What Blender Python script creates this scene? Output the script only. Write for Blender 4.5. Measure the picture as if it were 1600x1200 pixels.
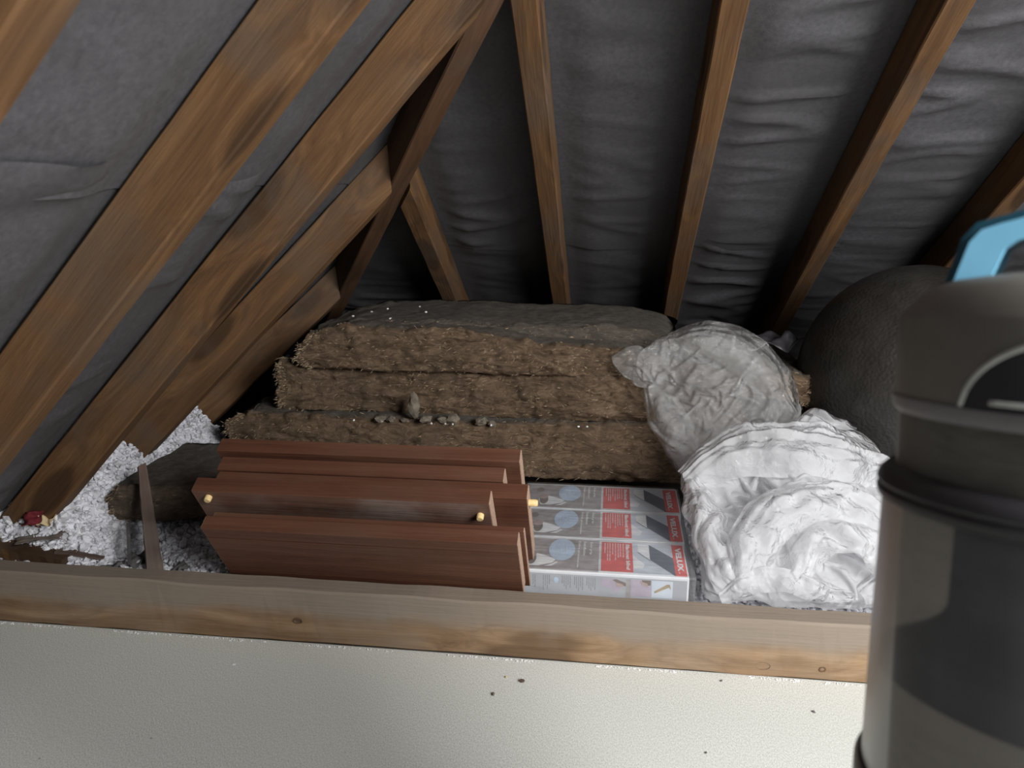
import bpy, bmesh, math, random
import numpy as np
from mathutils import Vector, Matrix, noise

random.seed(7)
RNG = np.random.default_rng(11)
SC = bpy.context.scene
COL = SC.collection
for o in list(bpy.data.objects):
    bpy.data.objects.remove(o, do_unlink=True)

# ------------------------------------------------------------------ camera
CAM_Z = 0.9206
yaw, pitch, roll = math.radians(7.6956), math.radians(15.4197), math.radians(-0.6469)
fw = Vector((-math.sin(yaw) * math.cos(pitch), math.cos(yaw) * math.cos(pitch), -math.sin(pitch)))
rt0 = Vector((math.cos(yaw), math.sin(yaw), 0))
up0 = rt0.cross(fw)
rt = math.cos(roll) * rt0 + math.sin(roll) * up0
up = -math.sin(roll) * rt0 + math.cos(roll) * up0
cd = bpy.data.cameras.new('camera')
cam = bpy.data.objects.new('camera', cd)
COL.objects.link(cam)
cam.matrix_world = Matrix(((rt.x, up.x, -fw.x, 0), (rt.y, up.y, -fw.y, 0), (rt.z, up.z, -fw.z, CAM_Z), (0, 0, 0, 1)))
cd.sensor_fit = 'HORIZONTAL'
cd.sensor_width = 36
cd.lens = 1160.04 / 1600 * 36
cd.clip_start = 0.02
cd.dof.use_dof = True
cd.dof.focus_distance = 1.75
cd.dof.aperture_fstop = 5.6
SC.camera = cam

# ------------------------------------------------------------------ light
W = bpy.data.worlds.new('world')
SC.world = W
W.use_nodes = True
W.node_tree.nodes['Background'].inputs[0].default_value = (0.80, 0.88, 1.0, 1)
W.node_tree.nodes['Background'].inputs[1].default_value = 0.036


def area(name, loc, target, sx, sy, power, col):
    l = bpy.data.lights.new(name, 'AREA')
    l.shape = 'RECTANGLE'
    l.size = sx
    l.size_y = sy
    l.energy = power
    l.color = col
    o = bpy.data.objects.new(name, l)
    COL.objects.link(o)
    o.location = loc
    o.rotation_euler = (Vector(target) - Vector(loc)).to_track_quat('-Z', 'Y').to_euler()
    return o


# daylight from the roof window to the right of the frame
area('roof_window_daylight', (1.42, -0.25, 1.42), (0.1, 1.4, 0.3), 0.95, 1.0, 96, (0.99, 0.992, 0.985))
SC.view_settings.view_transform = 'Standard'
SC.view_settings.look = 'None'
SC.view_settings.gamma = 1
SC.view_settings.exposure = 0.0
SC.view_settings.use_curve_mapping = False


# ------------------------------------------------------------------ helpers
def mesh(name, V, F, smooth=False):
    me = bpy.data.meshes.new(name)
    me.from_pydata([tuple(v) for v in V], [], [tuple(f) for f in F])
    me.update()
    if smooth:
        me.polygons.foreach_set('use_smooth', [True] * len(me.polygons))
    return me


def obj(name, me, mat=None, parent=None, mw=None):
    o = bpy.data.objects.new(name, me)
    COL.objects.link(o)
    if mat is not None:
        me.materials.append(mat)
    if mw is not None:
        if parent is None:
            o.matrix_world = mw
        else:
            o.matrix_basis = mw
    if parent is not None:
        o.parent = parent
    return o


def tag(o, label=None, cat=None, group=None, kind=None):
    if label: o['label'] = label
    if cat: o['category'] = cat
    if group: o['group'] = group
    if kind: o['kind'] = kind
    return o


def thing(name, label, cat, loc=(0, 0, 0), group=None, mw=None):
    o = bpy.data.objects.new(name, None)
    o.empty_display_size = 0.05
    COL.objects.link(o)
    if mw is not None:
        o.matrix_world = mw
    else:
        o.location = loc
    return tag(o, label, cat, group)


class MB:
    def __init__(s):
        s.V = []
        s.F = []

    def add(s, V, F):
        n = len(s.V)
        s.V += [tuple(v) for v in V]
        s.F += [tuple(i + n for i in f) for f in F]
        return s

    def box(s, a, b):
        x0, y0, z0 = a
        x1, y1, z1 = b
        return s.add([(x0, y0, z0), (x1, y0, z0), (x1, y1, z0), (x0, y1, z0), (x0, y0, z1), (x1, y0, z1), (x1, y1, z1), (x0, y1, z1)],
                     [(0, 3, 2, 1), (4, 5, 6, 7), (0, 1, 5, 4), (1, 2, 6, 5), (2, 3, 7, 6), (3, 0, 4, 7)])

    def slab(s, poly, z0, z1):
        n = len(poly)
        V = [(x, y, z0) for x, y in poly] + [(x, y, z1) for x, y in poly]
        F = [tuple(reversed(range(n))), tuple(range(n, 2 * n))] + [(i, (i + 1) % n, n + (i + 1) % n, n + i) for i in range(n)]
        return s.add(V, F)

    def lathe(s, prof, n=64, a0=0, a1=2 * math.pi, close=True):
        V = []
        full = abs(a1 - a0 - 2 * math.pi) < 1e-6
        m = n if full else n + 1
        for r, z in prof:
            for i in range(m):
                a = a0 + (a1 - a0) * i / n
                V.append((r * math.cos(a), r * math.sin(a), z))
        F = []
        for j in range(len(prof) - 1):
            for i in range(n):
                i2 = (i + 1) % m
                F.append((j * m + i, j * m + i2, (j + 1) * m + i2, (j + 1) * m + i))
        return s.add(V, F)

    def tube(s, pts, r, n=8):
        pts = [Vector(p) for p in pts]
        V = []
        F = []
        for k, p in enumerate(pts):
            t = (pts[min(k + 1, len(pts) - 1)] - pts[max(k - 1, 0)]).normalized()
            a = t.orthogonal().normalized() if k == 0 else (a0 - t * a0.dot(t)).normalized()
            a0 = a
            b = t.cross(a)
            rr = r[k] if isinstance(r, (list, tuple)) else r
            for i in range(n):
                th = 2 * math.pi * i / n
                V.append(p + (a * math.cos(th) + b * math.sin(th)) * rr)
        for k in range(len(pts) - 1):
            for i in range(n):
                F.append((k * n + i, k * n + (i + 1) % n, (k + 1) * n + (i + 1) % n, (k + 1) * n + i))
        F.append(tuple(reversed(range(n))))
        F.append(tuple(range((len(pts) - 1) * n, len(pts) * n)))
        return s.add(V, F)

    def mesh(s, name, smooth=False):
        return mesh(name, s.V, s.F, smooth)


def bevel_mesh(me, w, seg=2):
    bm = bmesh.new()
    bm.from_mesh(me)
    bmesh.ops.bevel(bm, geom=bm.edges[:], offset=w, segments=seg, affect='EDGES', clamp_overlap=True)
    bm.to_mesh(me)
    bm.free()
    return me


def smooth_by_angle(me, ang=35):
    me.polygons.foreach_set('use_smooth', [True] * len(me.polygons))
    bm = bmesh.new()
    bm.from_mesh(me)
    lim = math.radians(ang)
    for e in bm.edges:
        if len(e.link_faces) == 2 and e.calc_face_angle(0) > lim:
            e.smooth = False
    bm.to_mesh(me)
    bm.free()
    return me


# ------------------------------------------------------------------ materials
class NT:
    def __init__(s, name):
        s.m = bpy.data.materials.new(name)
        s.m.use_nodes = True
        s.t = s.m.node_tree
        s.b = s.t.nodes['Principled BSDF']
        s.out = s.t.nodes['Material Output']

    def n(s, typ, **kw):
        nd = s.t.nodes.new(typ)
        for k, v in kw.items():
            if k == 'i':
                for kk, vv in v.items():
                    if isinstance(vv, bpy.types.NodeSocket):
                        s.t.links.new(vv, nd.inputs[kk])
                    else:
                        nd.inputs[kk].default_value = vv
            else:
                setattr(nd, k, v)
        return nd

    def link(s, a, b):
        s.t.links.new(a, b)

    def coord(s, scale=(1, 1, 1), rand=True, kind='Object'):
        tc = s.n('ShaderNodeTexCoord')
        v = tc.outputs[kind]
        if rand:
            oi = s.n('ShaderNodeObjectInfo')
            mul = s.n('ShaderNodeMath', operation='MULTIPLY', i={0: oi.outputs['Random'], 1: 37.0})
            add = s.n('ShaderNodeVectorMath', operation='ADD', i={0: v, 1: mul.outputs[0]})
            v = add.outputs[0]
        mp = s.n('ShaderNodeMapping', i={'Vector': v, 'Scale': scale})
        return mp.outputs[0]

    def noise(s, vec, scale, detail=4, rough=0.55, dist=0.0):
        return s.n('ShaderNodeTexNoise', i={'Vector': vec, 'Scale': scale, 'Detail': detail, 'Roughness': rough, 'Distortion': dist}).outputs[0]

    def ramp(s, fac, stops):
        r = s.n('ShaderNodeValToRGB', i={'Fac': fac})
        el = r.color_ramp.elements
        while len(el) > 1:
            el.remove(el[-1])
        el[0].position = stops[0][0]
        el[0].color = tuple(stops[0][1]) + (1,)
        for p, c in stops[1:]:
            e = el.new(p)
            e.color = tuple(c) + (1,)
        return r.outputs[0]

    def mix(s, fac, a, b, typ='MIX'):
        m = s.n('ShaderNodeMix', data_type='RGBA', blend_type=typ)
        for k, v in ((0, fac), (6, a), (7, b)):
            if isinstance(v, bpy.types.NodeSocket):
                s.link(v, m.inputs[k])
            elif k == 0:
                m.inputs[0].default_value = v
            else:
                m.inputs[k].default_value = tuple(v) + (1,)
        return m.outputs[2]

    def mrange(s, v, a, b, c=0.0, d=1.0):
        return s.n('ShaderNodeMapRange', interpolation_type='SMOOTHSTEP', i={0: v, 1: a, 2: b, 3: c, 4: d}).outputs[0]

    def bump(s, h, strength=0.3, dist=0.01):
        b = s.n('ShaderNodeBump', i={'Height': h, 'Strength': strength, 'Distance': dist})
        s.link(b.outputs[0], s.b.inputs['Normal'])

    def fin(s, col=None, rough=0.6, spec=0.3):
        if col is not None:
            if isinstance(col, bpy.types.NodeSocket):
                s.link(col, s.b.inputs['Base Color'])
            else:
                s.b.inputs['Base Color'].default_value = tuple(col) + (1,)
        if isinstance(rough, bpy.types.NodeSocket):
            s.link(rough, s.b.inputs['Roughness'])
        else:
            s.b.inputs['Roughness'].default_value = rough
        s.b.inputs['Specular IOR Level'].default_value = spec
        return s.m


def plain(name, col, rough=0.5, spec=0.4, var=0.08, scale=60, bump=0.05):
    t = NT(name)
    v = t.coord((1, 1, 1))
    nz = t.noise(v, scale, 3)
    dark = [c * (1 - var) for c in col]
    lite = [min(1, c * (1 + var)) for c in col]
    c = t.ramp(nz, [(0.3, dark), (0.7, lite)])
    t.bump(nz, bump, 0.002)
    return t.fin(c, rough, spec)


def timber_mat(name, lo, mid, hi, dust=(0.16, 0.14, 0.12), dust_amt=0.35, rough=0.75, knots=1.0, fine=1.0, band=None):
    t = NT(name)
    v = t.coord((1, 1, 1))
    # knots
    vk = t.n('ShaderNodeMapping', i={'Vector': v, 'Scale': (2.6, 8.5, 8.5)}).outputs[0]
    vor = t.n('ShaderNodeTexVoronoi', i={'Vector': vk, 'Scale': 1.0, 'Randomness': 1.0})
    dist = vor.outputs['Distance']
    knot = t.mrange(dist, 0.30, 0.20)
    halo = t.mrange(dist, 0.62, 0.20)
    # grain warped by knots
    warp = t.noise(v, 3.0, 2)
    vg = t.n('ShaderNodeMapping', i={'Vector': v, 'Scale': (1.6, 34, 34)}).outputs[0]
    add = t.n('ShaderNodeVectorMath', operation='ADD', i={0: vg})
    sc = t.n('ShaderNodeMath', operation='MULTIPLY_ADD', i={0: halo, 1: 1.3 * knots, 2: warp})
    t.link(sc.outputs[0], add.inputs[1])
    g = t.noise(add.outputs[0], 1.0, 5, 0.6, 0.4)
    vf = t.n('ShaderNodeMapping', i={'Vector': v, 'Scale': (9, 190, 190)}).outputs[0]
    g2 = t.noise(vf, 1.0, 3, 0.6)
    c = t.ramp(g, [(0.28, lo), (0.5, mid), (0.74, hi)])
    c = t.mix(t.mrange(g2, 0.45, 0.75, 0, 0.22 * fine), c, [x * 0.5 for x in lo])
    kf = t.n('ShaderNodeMath', operation='MULTIPLY', i={0: knot, 1: 0.75 * min(1, knots)})
    c = t.mix(kf.outputs[0], c, [x * 0.45 for x in lo])
    big = t.noise(v, 4.5, 4, 0.6)
    c = t.mix(t.mrange(big, 0.42, 0.7, 0, dust_amt), c, dust)
    if band:
        z = t.n('ShaderNodeSeparateXYZ', i={0: t.coord((1, 1, 1), rand=False)}).outputs[2]
        zz = t.n('ShaderNodeMath', operation='MULTIPLY_ADD', i={0: big, 1: 0.06, 2: z}).outputs[0]
        c = t.mix(t.mrange(zz, band[0], band[1], 0, band[3]), c, band[2])
    h = t.n('ShaderNodeMath', operation='MULTIPLY_ADD', i={0: g, 1: 0.5, 2: g2}).outputs[0]
    t.bump(h, 0.5, 0.0025)
    return t.fin(c, rough, 0.25)


M = {}
M['rafter'] = timber_mat('rafter_wood', (0.072, 0.036, 0.016), (0.118, 0.059, 0.025), (0.175, 0.092, 0.040), dust=(0.088, 0.065, 0.048), dust_amt=0.6)
M['hip'] = timber_mat('hip_wood', (0.055, 0.027, 0.014), (0.085, 0.042, 0.021), (0.12, 0.060, 0.031), dust=(0.08, 0.06, 0.05), dust_amt=0.3, knots=0.5)
M['beam'] = timber_mat('beam_wood', (0.17, 0.10, 0.055), (0.27, 0.17, 0.095), (0.38, 0.26, 0.16), dust=(0.27, 0.22, 0.17), dust_amt=0.5, knots=0.8,
                       band=(0.075, 0.115, (0.255, 0.215, 0.175), 0.85))
M['lath'] = timber_mat('lath_wood', (0.07, 0.045, 0.035), (0.12, 0.08, 0.065), (0.17, 0.12, 0.10), dust_amt=0.4, knots=0.3)
M['mahogany'] = timber_mat('mahogany_board', (0.084, 0.033, 0.020), (0.114, 0.047, 0.028), (0.146, 0.065, 0.040), dust=(0.132, 0.076, 0.053), dust_amt=0.35, rough=0.42, knots=0.0, fine=0.7)
M['mahogany_dusty'] = timber_mat('mahogany_dusty', (0.10, 0.055, 0.04), (0.14, 0.07, 0.048), (0.18, 0.095, 0.065), dust=(0.26, 0.20, 0.175), dust_amt=0.8, rough=0.55, knots=0.0, fine=0.7)
M['knot'] = plain('knot_wood', (0.12, 0.075, 0.045), 0.8, 0.2, 0.4, 120, 0.3)
M['endgrain'] = plain('raw_board_end', (0.40, 0.27, 0.20), 0.8, 0.2, 0.25, 300)
M['dowel'] = plain('beech_dowel', (0.78, 0.56, 0.27), 0.55, 0.3, 0.12, 200)

t = NT('roofing_felt')
v = t.coord((1, 1, 1), rand=True)
a = t.noise(v, 90, 4, 0.7)
b = t.noise(v, 5, 4, 0.6)
c = t.ramp(a, [(0.25, (0.058, 0.056, 0.061)), (0.75, (0.104, 0.101, 0.108))])
c = t.mix(t.mrange(b, 0.4, 0.7, 0, 0.5), c, (0.062, 0.060, 0.062))
t.bump(t.n('ShaderNodeMath', operation='ADD', i={0: a, 1: t.noise(v, 600, 2)}).outputs[0], 0.25, 0.003)
M['felt'] = t.fin(c, 0.55, 0.35)

t = NT('chipboard')
v = t.coord((1, 1, 1), rand=False)
vs = t.n('ShaderNodeMapping', i={'Vector': v, 'Scale': (520, 300, 300), 'Rotation': (0, 0, 0.6)}).outputs[0]
a = t.noise(vs, 1.0, 3, 0.7)
a2 = t.noise(v, 520, 2, 0.6)
b = t.noise(v, 3, 4, 0.6)
c = t.ramp(a, [(0.36, (0.47, 0.475, 0.435)), (0.5, (0.65, 0.655, 0.615)), (0.64, (0.82, 0.82, 0.78))])
c = t.mix(t.mrange(a2, 0.56, 0.70, 0, 0.6), c, (0.36, 0.35, 0.31))
c = t.mix(t.mrange(b, 0.35, 0.75, 0, 0.3), c, (0.60, 0.60, 0.55))
sp = t.n('ShaderNodeTexVoronoi', i={'Vector': v, 'Scale': 16.0})
c = t.mix(t.mrange(sp.outputs['Distance'], 0.035, 0.018, 0, 0.75), c, (0.16, 0.11, 0.08))
M['chip'] = t.fin(c, 0.6, 0.3)

M['subfloor'] = plain('dusty_plasterboard', (0.16, 0.14, 0.12), 0.9, 0.1, 0.3, 20)

t = NT('mineral_wool')
v = t.coord((1, 1, 1), rand=True)
vs = t.n('ShaderNodeMapping', i={'Vector': v, 'Scale': (17, 34, 48)}).outputs[0]
a = t.noise(vs, 1.0, 6, 0.66, 1.8)
b = t.noise(v, 11, 4, 0.6, 0.6)
f = t.n('ShaderNodeMapping', i={'Vector': v, 'Scale': (160, 420, 620)}).outputs[0]
f = t.noise(f, 1.0, 3, 0.7, 2.0)
c = t.ramp(a, [(0.26, (0.062, 0.038, 0.024)), (0.45, (0.20, 0.134, 0.086)), (0.60, (0.31, 0.213, 0.140)), (0.80, (0.50, 0.37, 0.255))])
c = t.mix(t.mrange(b, 0.42, 0.66, 0, 0.55), c, (0.155, 0.108, 0.075))
c = t.mix(t.mrange(f, 0.55, 0.75, 0, 0.4), c, (0.48, 0.39, 0.28))
dust = t.n('ShaderNodeAttribute', attribute_name='dust').outputs['Fac']
dn = t.noise(v, 40, 4, 0.7)
dc = t.ramp(dn, [(0.3, (0.125, 0.110, 0.094)), (0.7, (0.23, 0.205, 0.178))])
c = t.mix(dust, c, dc)
t.bump(t.n('ShaderNodeMath', operation='MULTIPLY_ADD', i={0: a, 1: 2.0, 2: f}).outputs[0], 0.85, 0.012)
M['wool'] = t.fin(c, 0.95, 0.05)
M['wool_fibre'] = plain('wool_fibre', (0.36, 0.27, 0.18), 0.9, 0.1, 0.35, 25)

t = NT('loose_fill_granules')
v = t.coord((1, 1, 1), rand=False)
vo = t.n('ShaderNodeTexVoronoi', i={'Vector': v, 'Scale': 90.0})
s_ = t.n('ShaderNodeSeparateXYZ', i={0: vo.outputs['Color']}).outputs[0]
c = t.ramp(s_, [(0.0, (0.42, 0.41, 0.43)), (0.35, (0.60, 0.60, 0.64)), (1.0, (0.80, 0.80, 0.84))])
M['granule'] = t.fin(c, 0.9, 0.1)
M['crumb'] = plain('white_crumb', (0.78, 0.77, 0.76), 0.85, 0.1, 0.1, 200)
M['rubble'] = plain('rubble', (0.145, 0.122, 0.095), 0.9, 0.1, 0.35, 70, 0.4)
M['foam'] = plain('yellow_foam', (0.56, 0.44, 0.26), 0.9, 0.1, 0.2, 120, 0.4)
M['red_cloth'] = plain('red_cloth', (0.12, 0.016, 0.020), 0.8, 0.2, 0.25, 60, 0.3)
M['card'] = plain('brown_card', (0.14, 0.115, 0.10), 0.9, 0.1, 0.25, 40)
M['scrap'] = plain('grey_scrap', (0.10, 0.097, 0.095), 0.9, 0.1, 0.3, 40)

# ------------------------------------------------------------------ roof geometry
tL, cL, tB, cB = 1.0145, -0.5245, 0.6985, 1.8757
nL = math.hypot(1, tL)
nB = math.hypot(1, tB)
DL, DB, RW = 0.090, 0.100, 0.05


def zL(x): return CAM_Z + tL * (x - cL)
def zB(y): return CAM_Z + tB * (cB - y)
def hipx(y): return cL + tB * (cB - y) / tL


HIPN = Vector((1 / tB, 1 / tL, 0)).normalized()      # normal of the vertical plane through the hip, to the back right
HIP0 = Vector((hipx(1.5), 1.5, 0))


def timber(name, p0, dirv, wv, dv, width, depth, start, end, mat, label, cat='beam', group=None, segs=40, cham=0.003, rough=0.0012, seed=0):
    """squared timber: p0 on its underside, centre line; start/end are (point, normal) cutting planes"""
    dirv = Vector(dirv).normalized()
    wv = Vector(wv)
    wv = (wv - dirv * wv.dot(dirv)).normalized()
    dv = dirv.cross(wv)
    if dv.dot(Vector((0, 0, 1))) < 0:
        wv = -wv
        dv = dirv.cross(wv)
    h = width / 2
    k = cham
    sec = [(-h + k, 0), (h - k, 0), (h, k), (h, depth - k), (h - k, depth), (-h + k, depth), (-h, depth - k), (-h, k)]
    p0 = Vector(p0)

    def cut(q, pl):
        P, N = Vector(pl[0]), Vector(pl[1])
        return (P - q).dot(N) / dirv.dot(N)
    c0 = cut(p0, start)
    org = p0 + dirv * c0
    V = []
    n = len(sec)
    rng = [(cut(p0 + wv * a + dv * b, start) - c0, cut(p0 + wv * a + dv * b, end) - c0) for a, b in sec]
    for i in range(segs + 1):
        f = i / segs
        for j, (a, b) in enumerate(sec):
            t0, t1 = rng[j]
            x = t0 + (t1 - t0) * f
            s = seed * 3.7
            q = Vector((x * 9 + s, a * 30 + s, b * 30))
            bow = 0.0025 * noise.noise(Vector((x * 1.5 + s, 5, 5)))
            V.append((x, a + rough * noise.noise(q) + bow, b + rough * noise.noise(q + Vector((9, 9, 9)))))
    F = []
    for i in range(segs):
        for j in range(n):
            F.append((i * n + j, i * n + (j + 1) % n, (i + 1) * n + (j + 1) % n, (i + 1) * n + j))
    F.append(tuple(reversed(range(n))))
    F.append(tuple(range(segs * n, segs * n + n)))
    me = mesh(name, V, F)
    bm = bmesh.new()
    bm.from_mesh(me)
    bmesh.ops.recalc_face_normals(bm, faces=bm.faces)
    bm.to_mesh(me)
    bm.free()
    mw = Matrix(((dirv.x, wv.x, dv.x, org.x), (dirv.y, wv.y, dv.y, org.y), (dirv.z, wv.z, dv.z, org.z), (0, 0, 0, 1)))
    o = obj(name, me, mat, None, mw)
    return tag(o, label, cat, group)


# ------------------------------------------------------------------ the setting
def grid_mesh(name, nu, nv, fn, smooth=True):
    V = [fn(i / nu, j / nv) for j in range(nv + 1) for i in range(nu + 1)]
    F = [(j * (nu + 1) + i, j * (nu + 1) + i + 1, (j + 1) * (nu + 1) + i + 1, (j + 1) * (nu + 1) + i) for j in range(nv) for i in range(nu)]
    return mesh(name, V, F, smooth)


fl = obj('floor', MB().box((-2.2, -1.6, -0.022), (2.6, 1.2705, 0.0)).mesh('floor'), M['chip'])
tag(fl, 'pale grey chipboard floor in the foreground', None, None, 'structure')
sf = obj('floor', MB().box((-2.2, 1.2705, -0.03), (2.6, 3.5, -0.004)).mesh('subfloor'), M['subfloor'])
tag(sf, 'dusty ceiling board beneath the stored things behind the beam', None, None, 'structure')


def sst(x, a, b):
    f = min(1, max(0, (x - a) / (b - a)))
    return f * f * (3 - 2 * f)


def felt_disp(h, v, sd):
    """h along the eave, v up the slope; sag and wrinkles of loose felt (metres, inward)"""
    d = 0.011 * noise.noise(Vector((h * 1.7 + sd, v * 2.2, sd)))
    patch = sst(noise.noise(Vector((h * 1.6, v * 1.8, sd + 20))), -0.15, 0.45)
    vv = v + 0.06 * noise.noise(Vector((h * 3.1, v * 1.5, sd + 4)))
    d += 0.006 * noise.noise(Vector((h * 3.4 + sd, vv * 9, 2.0)))
    r = 1 - abs(noise.noise(Vector((h * 2.6 + sd, vv * 11, 7.0))))
    d += (0.003 + 0.009 * patch) * max(0, r - 0.78) / 0.22
    d += 0.0022 * patch * noise.noise(Vector((h * 8 + sd, vv * 30, 9.0)))
    return d


def felt_course(name, parent, side, v0, v1, lift, sd):
    """one course of felt; v measured along the plan direction up the slope"""
    if side == 'L':
        offv = DL * nL

        def fn(a, b):
            y = -0.9 + 4.3 * a
            xh = min(hipx(y), 0.85)
            x = v0 + (v1 - v0) * b
            x = min(x, xh)
            f = (x + 1.4) / 1.4
            s = min(abs(y - q) for q in (-0.34, 0.1, 0.537, 0.976, 1.408, 1.675 + 0.22 * 1.2 * f, 2.035 + 0.36 * 1.9 * f, 3.3))
            s = sst(s, 0.026, 0.12)
            e = min(1, max(0, (xh - x) / 0.08))
            d = (-0.0015 + (0.012 + felt_disp(y, x * nL, sd)) * s) * e
            nn = Vector((tL, 0, -1)) / nL
            p = Vector((x, y, zL(x) + offv)) + nn * (d - lift)
            return p
        nu, nv = 230, max(8, int((v1 - v0) * 85))
    else:
        offv = DB * nB

        def fn(a, b):
            y = v0 + (v1 - v0) * b
            xh = hipx(y)
            x = -1.7 + 4.3 * a
            x = max(x, xh)
            s = min(abs(x - q) for q in (-1.2, -0.538, -0.167, 0.2, 0.575, 0.95, 1.32, 1.7, 2.1, 2.5))
            s = sst(s, 0.026, 0.12)
            e = min(1, max(0, (x - xh) / 0.08))
            d = (-0.0015 + (0.012 + felt_disp(x, y * nB, sd)) * s) * e
            nn = Vector((0, -tB, -1)) / nB
            return Vector((x, y, zB(y) + offv)) + nn * (d - lift)
        nu, nv = 260, max(8, int(abs(v1 - v0) * 100))
    me = grid_mesh(name, nu, nv, fn)
    bm = bmesh.new()
    bm.from_mesh(me)
    bmesh.ops.remove_doubles(bm, verts=bm.verts, dist=1e-5)
    bmesh.ops.dissolve_degenerate(bm, dist=1e-6, edges=bm.edges)
    bm.to_mesh(me)
    bm.free()
    me.polygons.foreach_set('use_smooth', [True] * len(me.polygons))
    return obj('felt_sheet', me, M['felt'], parent)


ceL = bpy.data.objects.new('ceiling', None)
COL.objects.link(ceL)
tag(ceL, 'dark grey roofing felt lining of the left roof slope', None, None, 'structure')
felt_course('felt', ceL, 'L', -1.62, -0.62, 0.006, 1.3)
felt_course('felt', ceL, 'L', -0.66, 0.00, 0.003, 5.1)
felt_course('felt', ceL, 'L', -0.04, 0.85, 0.000, 8.6)
ceB = bpy.data.objects.new('ceiling', None)
COL.objects.link(ceB)
tag(ceB, 'dark grey roofing felt lining of the back roof slope', None, None, 'structure')
felt_course('felt', ceB, 'B', 3.40, 2.30, 0.006, 2.9)
felt_course('felt', ceB, 'B', 2.34, 1.20, 0.003, 6.4)
felt_course('felt', ceB, 'B', 1.24, -0.10, 0.000, 9.7)

# ------------------------------------------------------------------ rafters
EAVE = ((0, 0, 0.0), (0, 0, 1))
gL = 'rafters of the left roof slope'
gB = 'rafters of the back roof slope'
TOP = ((0, 0, 2.1), (0, 0, 1))


def left_rafter(y_top, y_foot, label, seed):
    """far underside edge at y_top by the hip, y_foot at the eave"""
    xa, xb = -1.40, hipx(y_top)
    a = Vector((xa, y_foot - RW / 2, zL(xa)))
    b = Vector((xb, y_top - RW / 2, zL(xb)))
    timber('rafter', a, b - a, (0, 1, 0), None, RW, DL, EAVE, (HIP0 - HIPN * 0.0255, HIPN), M['rafter'], label, 'rafter', gL, seed=seed)


def back_rafter(x, label, seed):
    a = Vector((x + RW / 2, 3.1, zB(3.1)))
    b = Vector((x + RW / 2, 1.0, zB(1.0)))
    timber('rafter', a, b - a, (1, 0, 0), None, RW, DB, EAVE, (HIP0 + HIPN * 0.0255, HIPN), M['rafter'], label, 'rafter', gB, seed=seed)


left_rafter(0.562, 0.562, 'rafter of the left slope cut by the top left corner of the picture', 1)
left_rafter(1.0008, 1.0008, 'wide knotty rafter of the left slope, nearest one seen at length', 2)
left_rafter(1.4328, 1.4328, 'rafter of the left slope whose cut end meets the hip near the top edge', 3)
left_rafter(1.92, 1.70, 'short jack rafter of the left slope meeting the hip half way down', 4)
left_rafter(2.42, 2.06, 'shortest dark jack rafter of the left slope, behind the insulation end', 5)
back_rafter(-0.563, 'short jack rafter of the back slope, left of the others and below the hip', 6)
back_rafter(-0.1916, 'rafter of the back slope that meets the hip at the top edge', 7)
back_rafter(0.1757, 'rafter of the back slope above the crumpled plastic', 8)
back_rafter(0.5503, 'rafter of the back slope slanting down towards the black dome', 9)
back_rafter(0.925, 'rafter of the back slope seen behind the blue vacuum handle', 10)
hd = Vector((1 / tL, -1 / tB, 1.0))
timber('hip_rafter', Vector((hipx(2.4), 2.4, zB(2.4))), hd, (1 / tB, 1 / tL, 0), None, 0.05, 0.12, EAVE, TOP, M['hip'],
       'reddish hip rafter running down into the corner between the two roof slopes', 'rafter', seed=12)

# front beam
JH, JY = 0.122, 1.2689
beam = timber('timber_beam', Vector((0, JY + 0.0262, 0.0)), (1, 0, 0), (0, 1, 0), None, 0.0515, JH, ((-2.1, 0, 0), (1, 0, 0)), ((2.5, 0, 0), (1, 0, 0)), M['beam'],
       'rough sawn beam lying along the edge of the chipboard floor', 'beam', seed=20, segs=160, rough=0.003, cham=0.004)


for (x_, z_, rx_, rz_, nm_) in ((0.303, 0.024, 0.014, 0.008, 'knot'), (0.412, 0.025, 0.006, 0.005, 'knot'), (-0.62, 0.052, 0.010, 0.006, 'knot')):
    pr_ = [(0.0001, 0.0), (0.55, 0.0004), (0.8, 0.0014), (1.0, 0.0022), (1.12, 0.0006), (1.15, -0.001)]
    km = MB().lathe(pr_, 20).mesh('knot', True)
    # ring of grain round a dark heart, set in the front face (local x length, y width, z height)
    sgn = -1.0 if beam.matrix_world.col[1][1] > 0 else 1.0
    km.transform(Matrix(((rx_, 0, 0, x_ - beam.matrix_world.translation.x), (0, 0, sgn, sgn * 0.0255), (0, rz_, 0, z_), (0, 0, 0, 1))))
    tag(obj(nm_, km, M['knot'], beam), 'dark knot in the beam')

# ------------------------------------------------------------------ loose fill
def fill_h(x, y):
    h = 0.085 + 0.15 * sst(-x, 1.09, 1.28) * sst(y, 1.28, 1.46) - 0.05 * math.exp(-((x + 1.14) ** 2 + (y - 1.48) ** 2) / 0.0045)
    h += 0.03 * sst(y, 1.5, 1.7) * sst(-x, 0.95, 1.1)
    if x > -0.3:
        h = 0.085 - 0.045 * sst(x, -0.3, -0.26)
    h += 0.012 * noise.noise(Vector((x * 6, y * 6, 0)))
    return h


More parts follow.
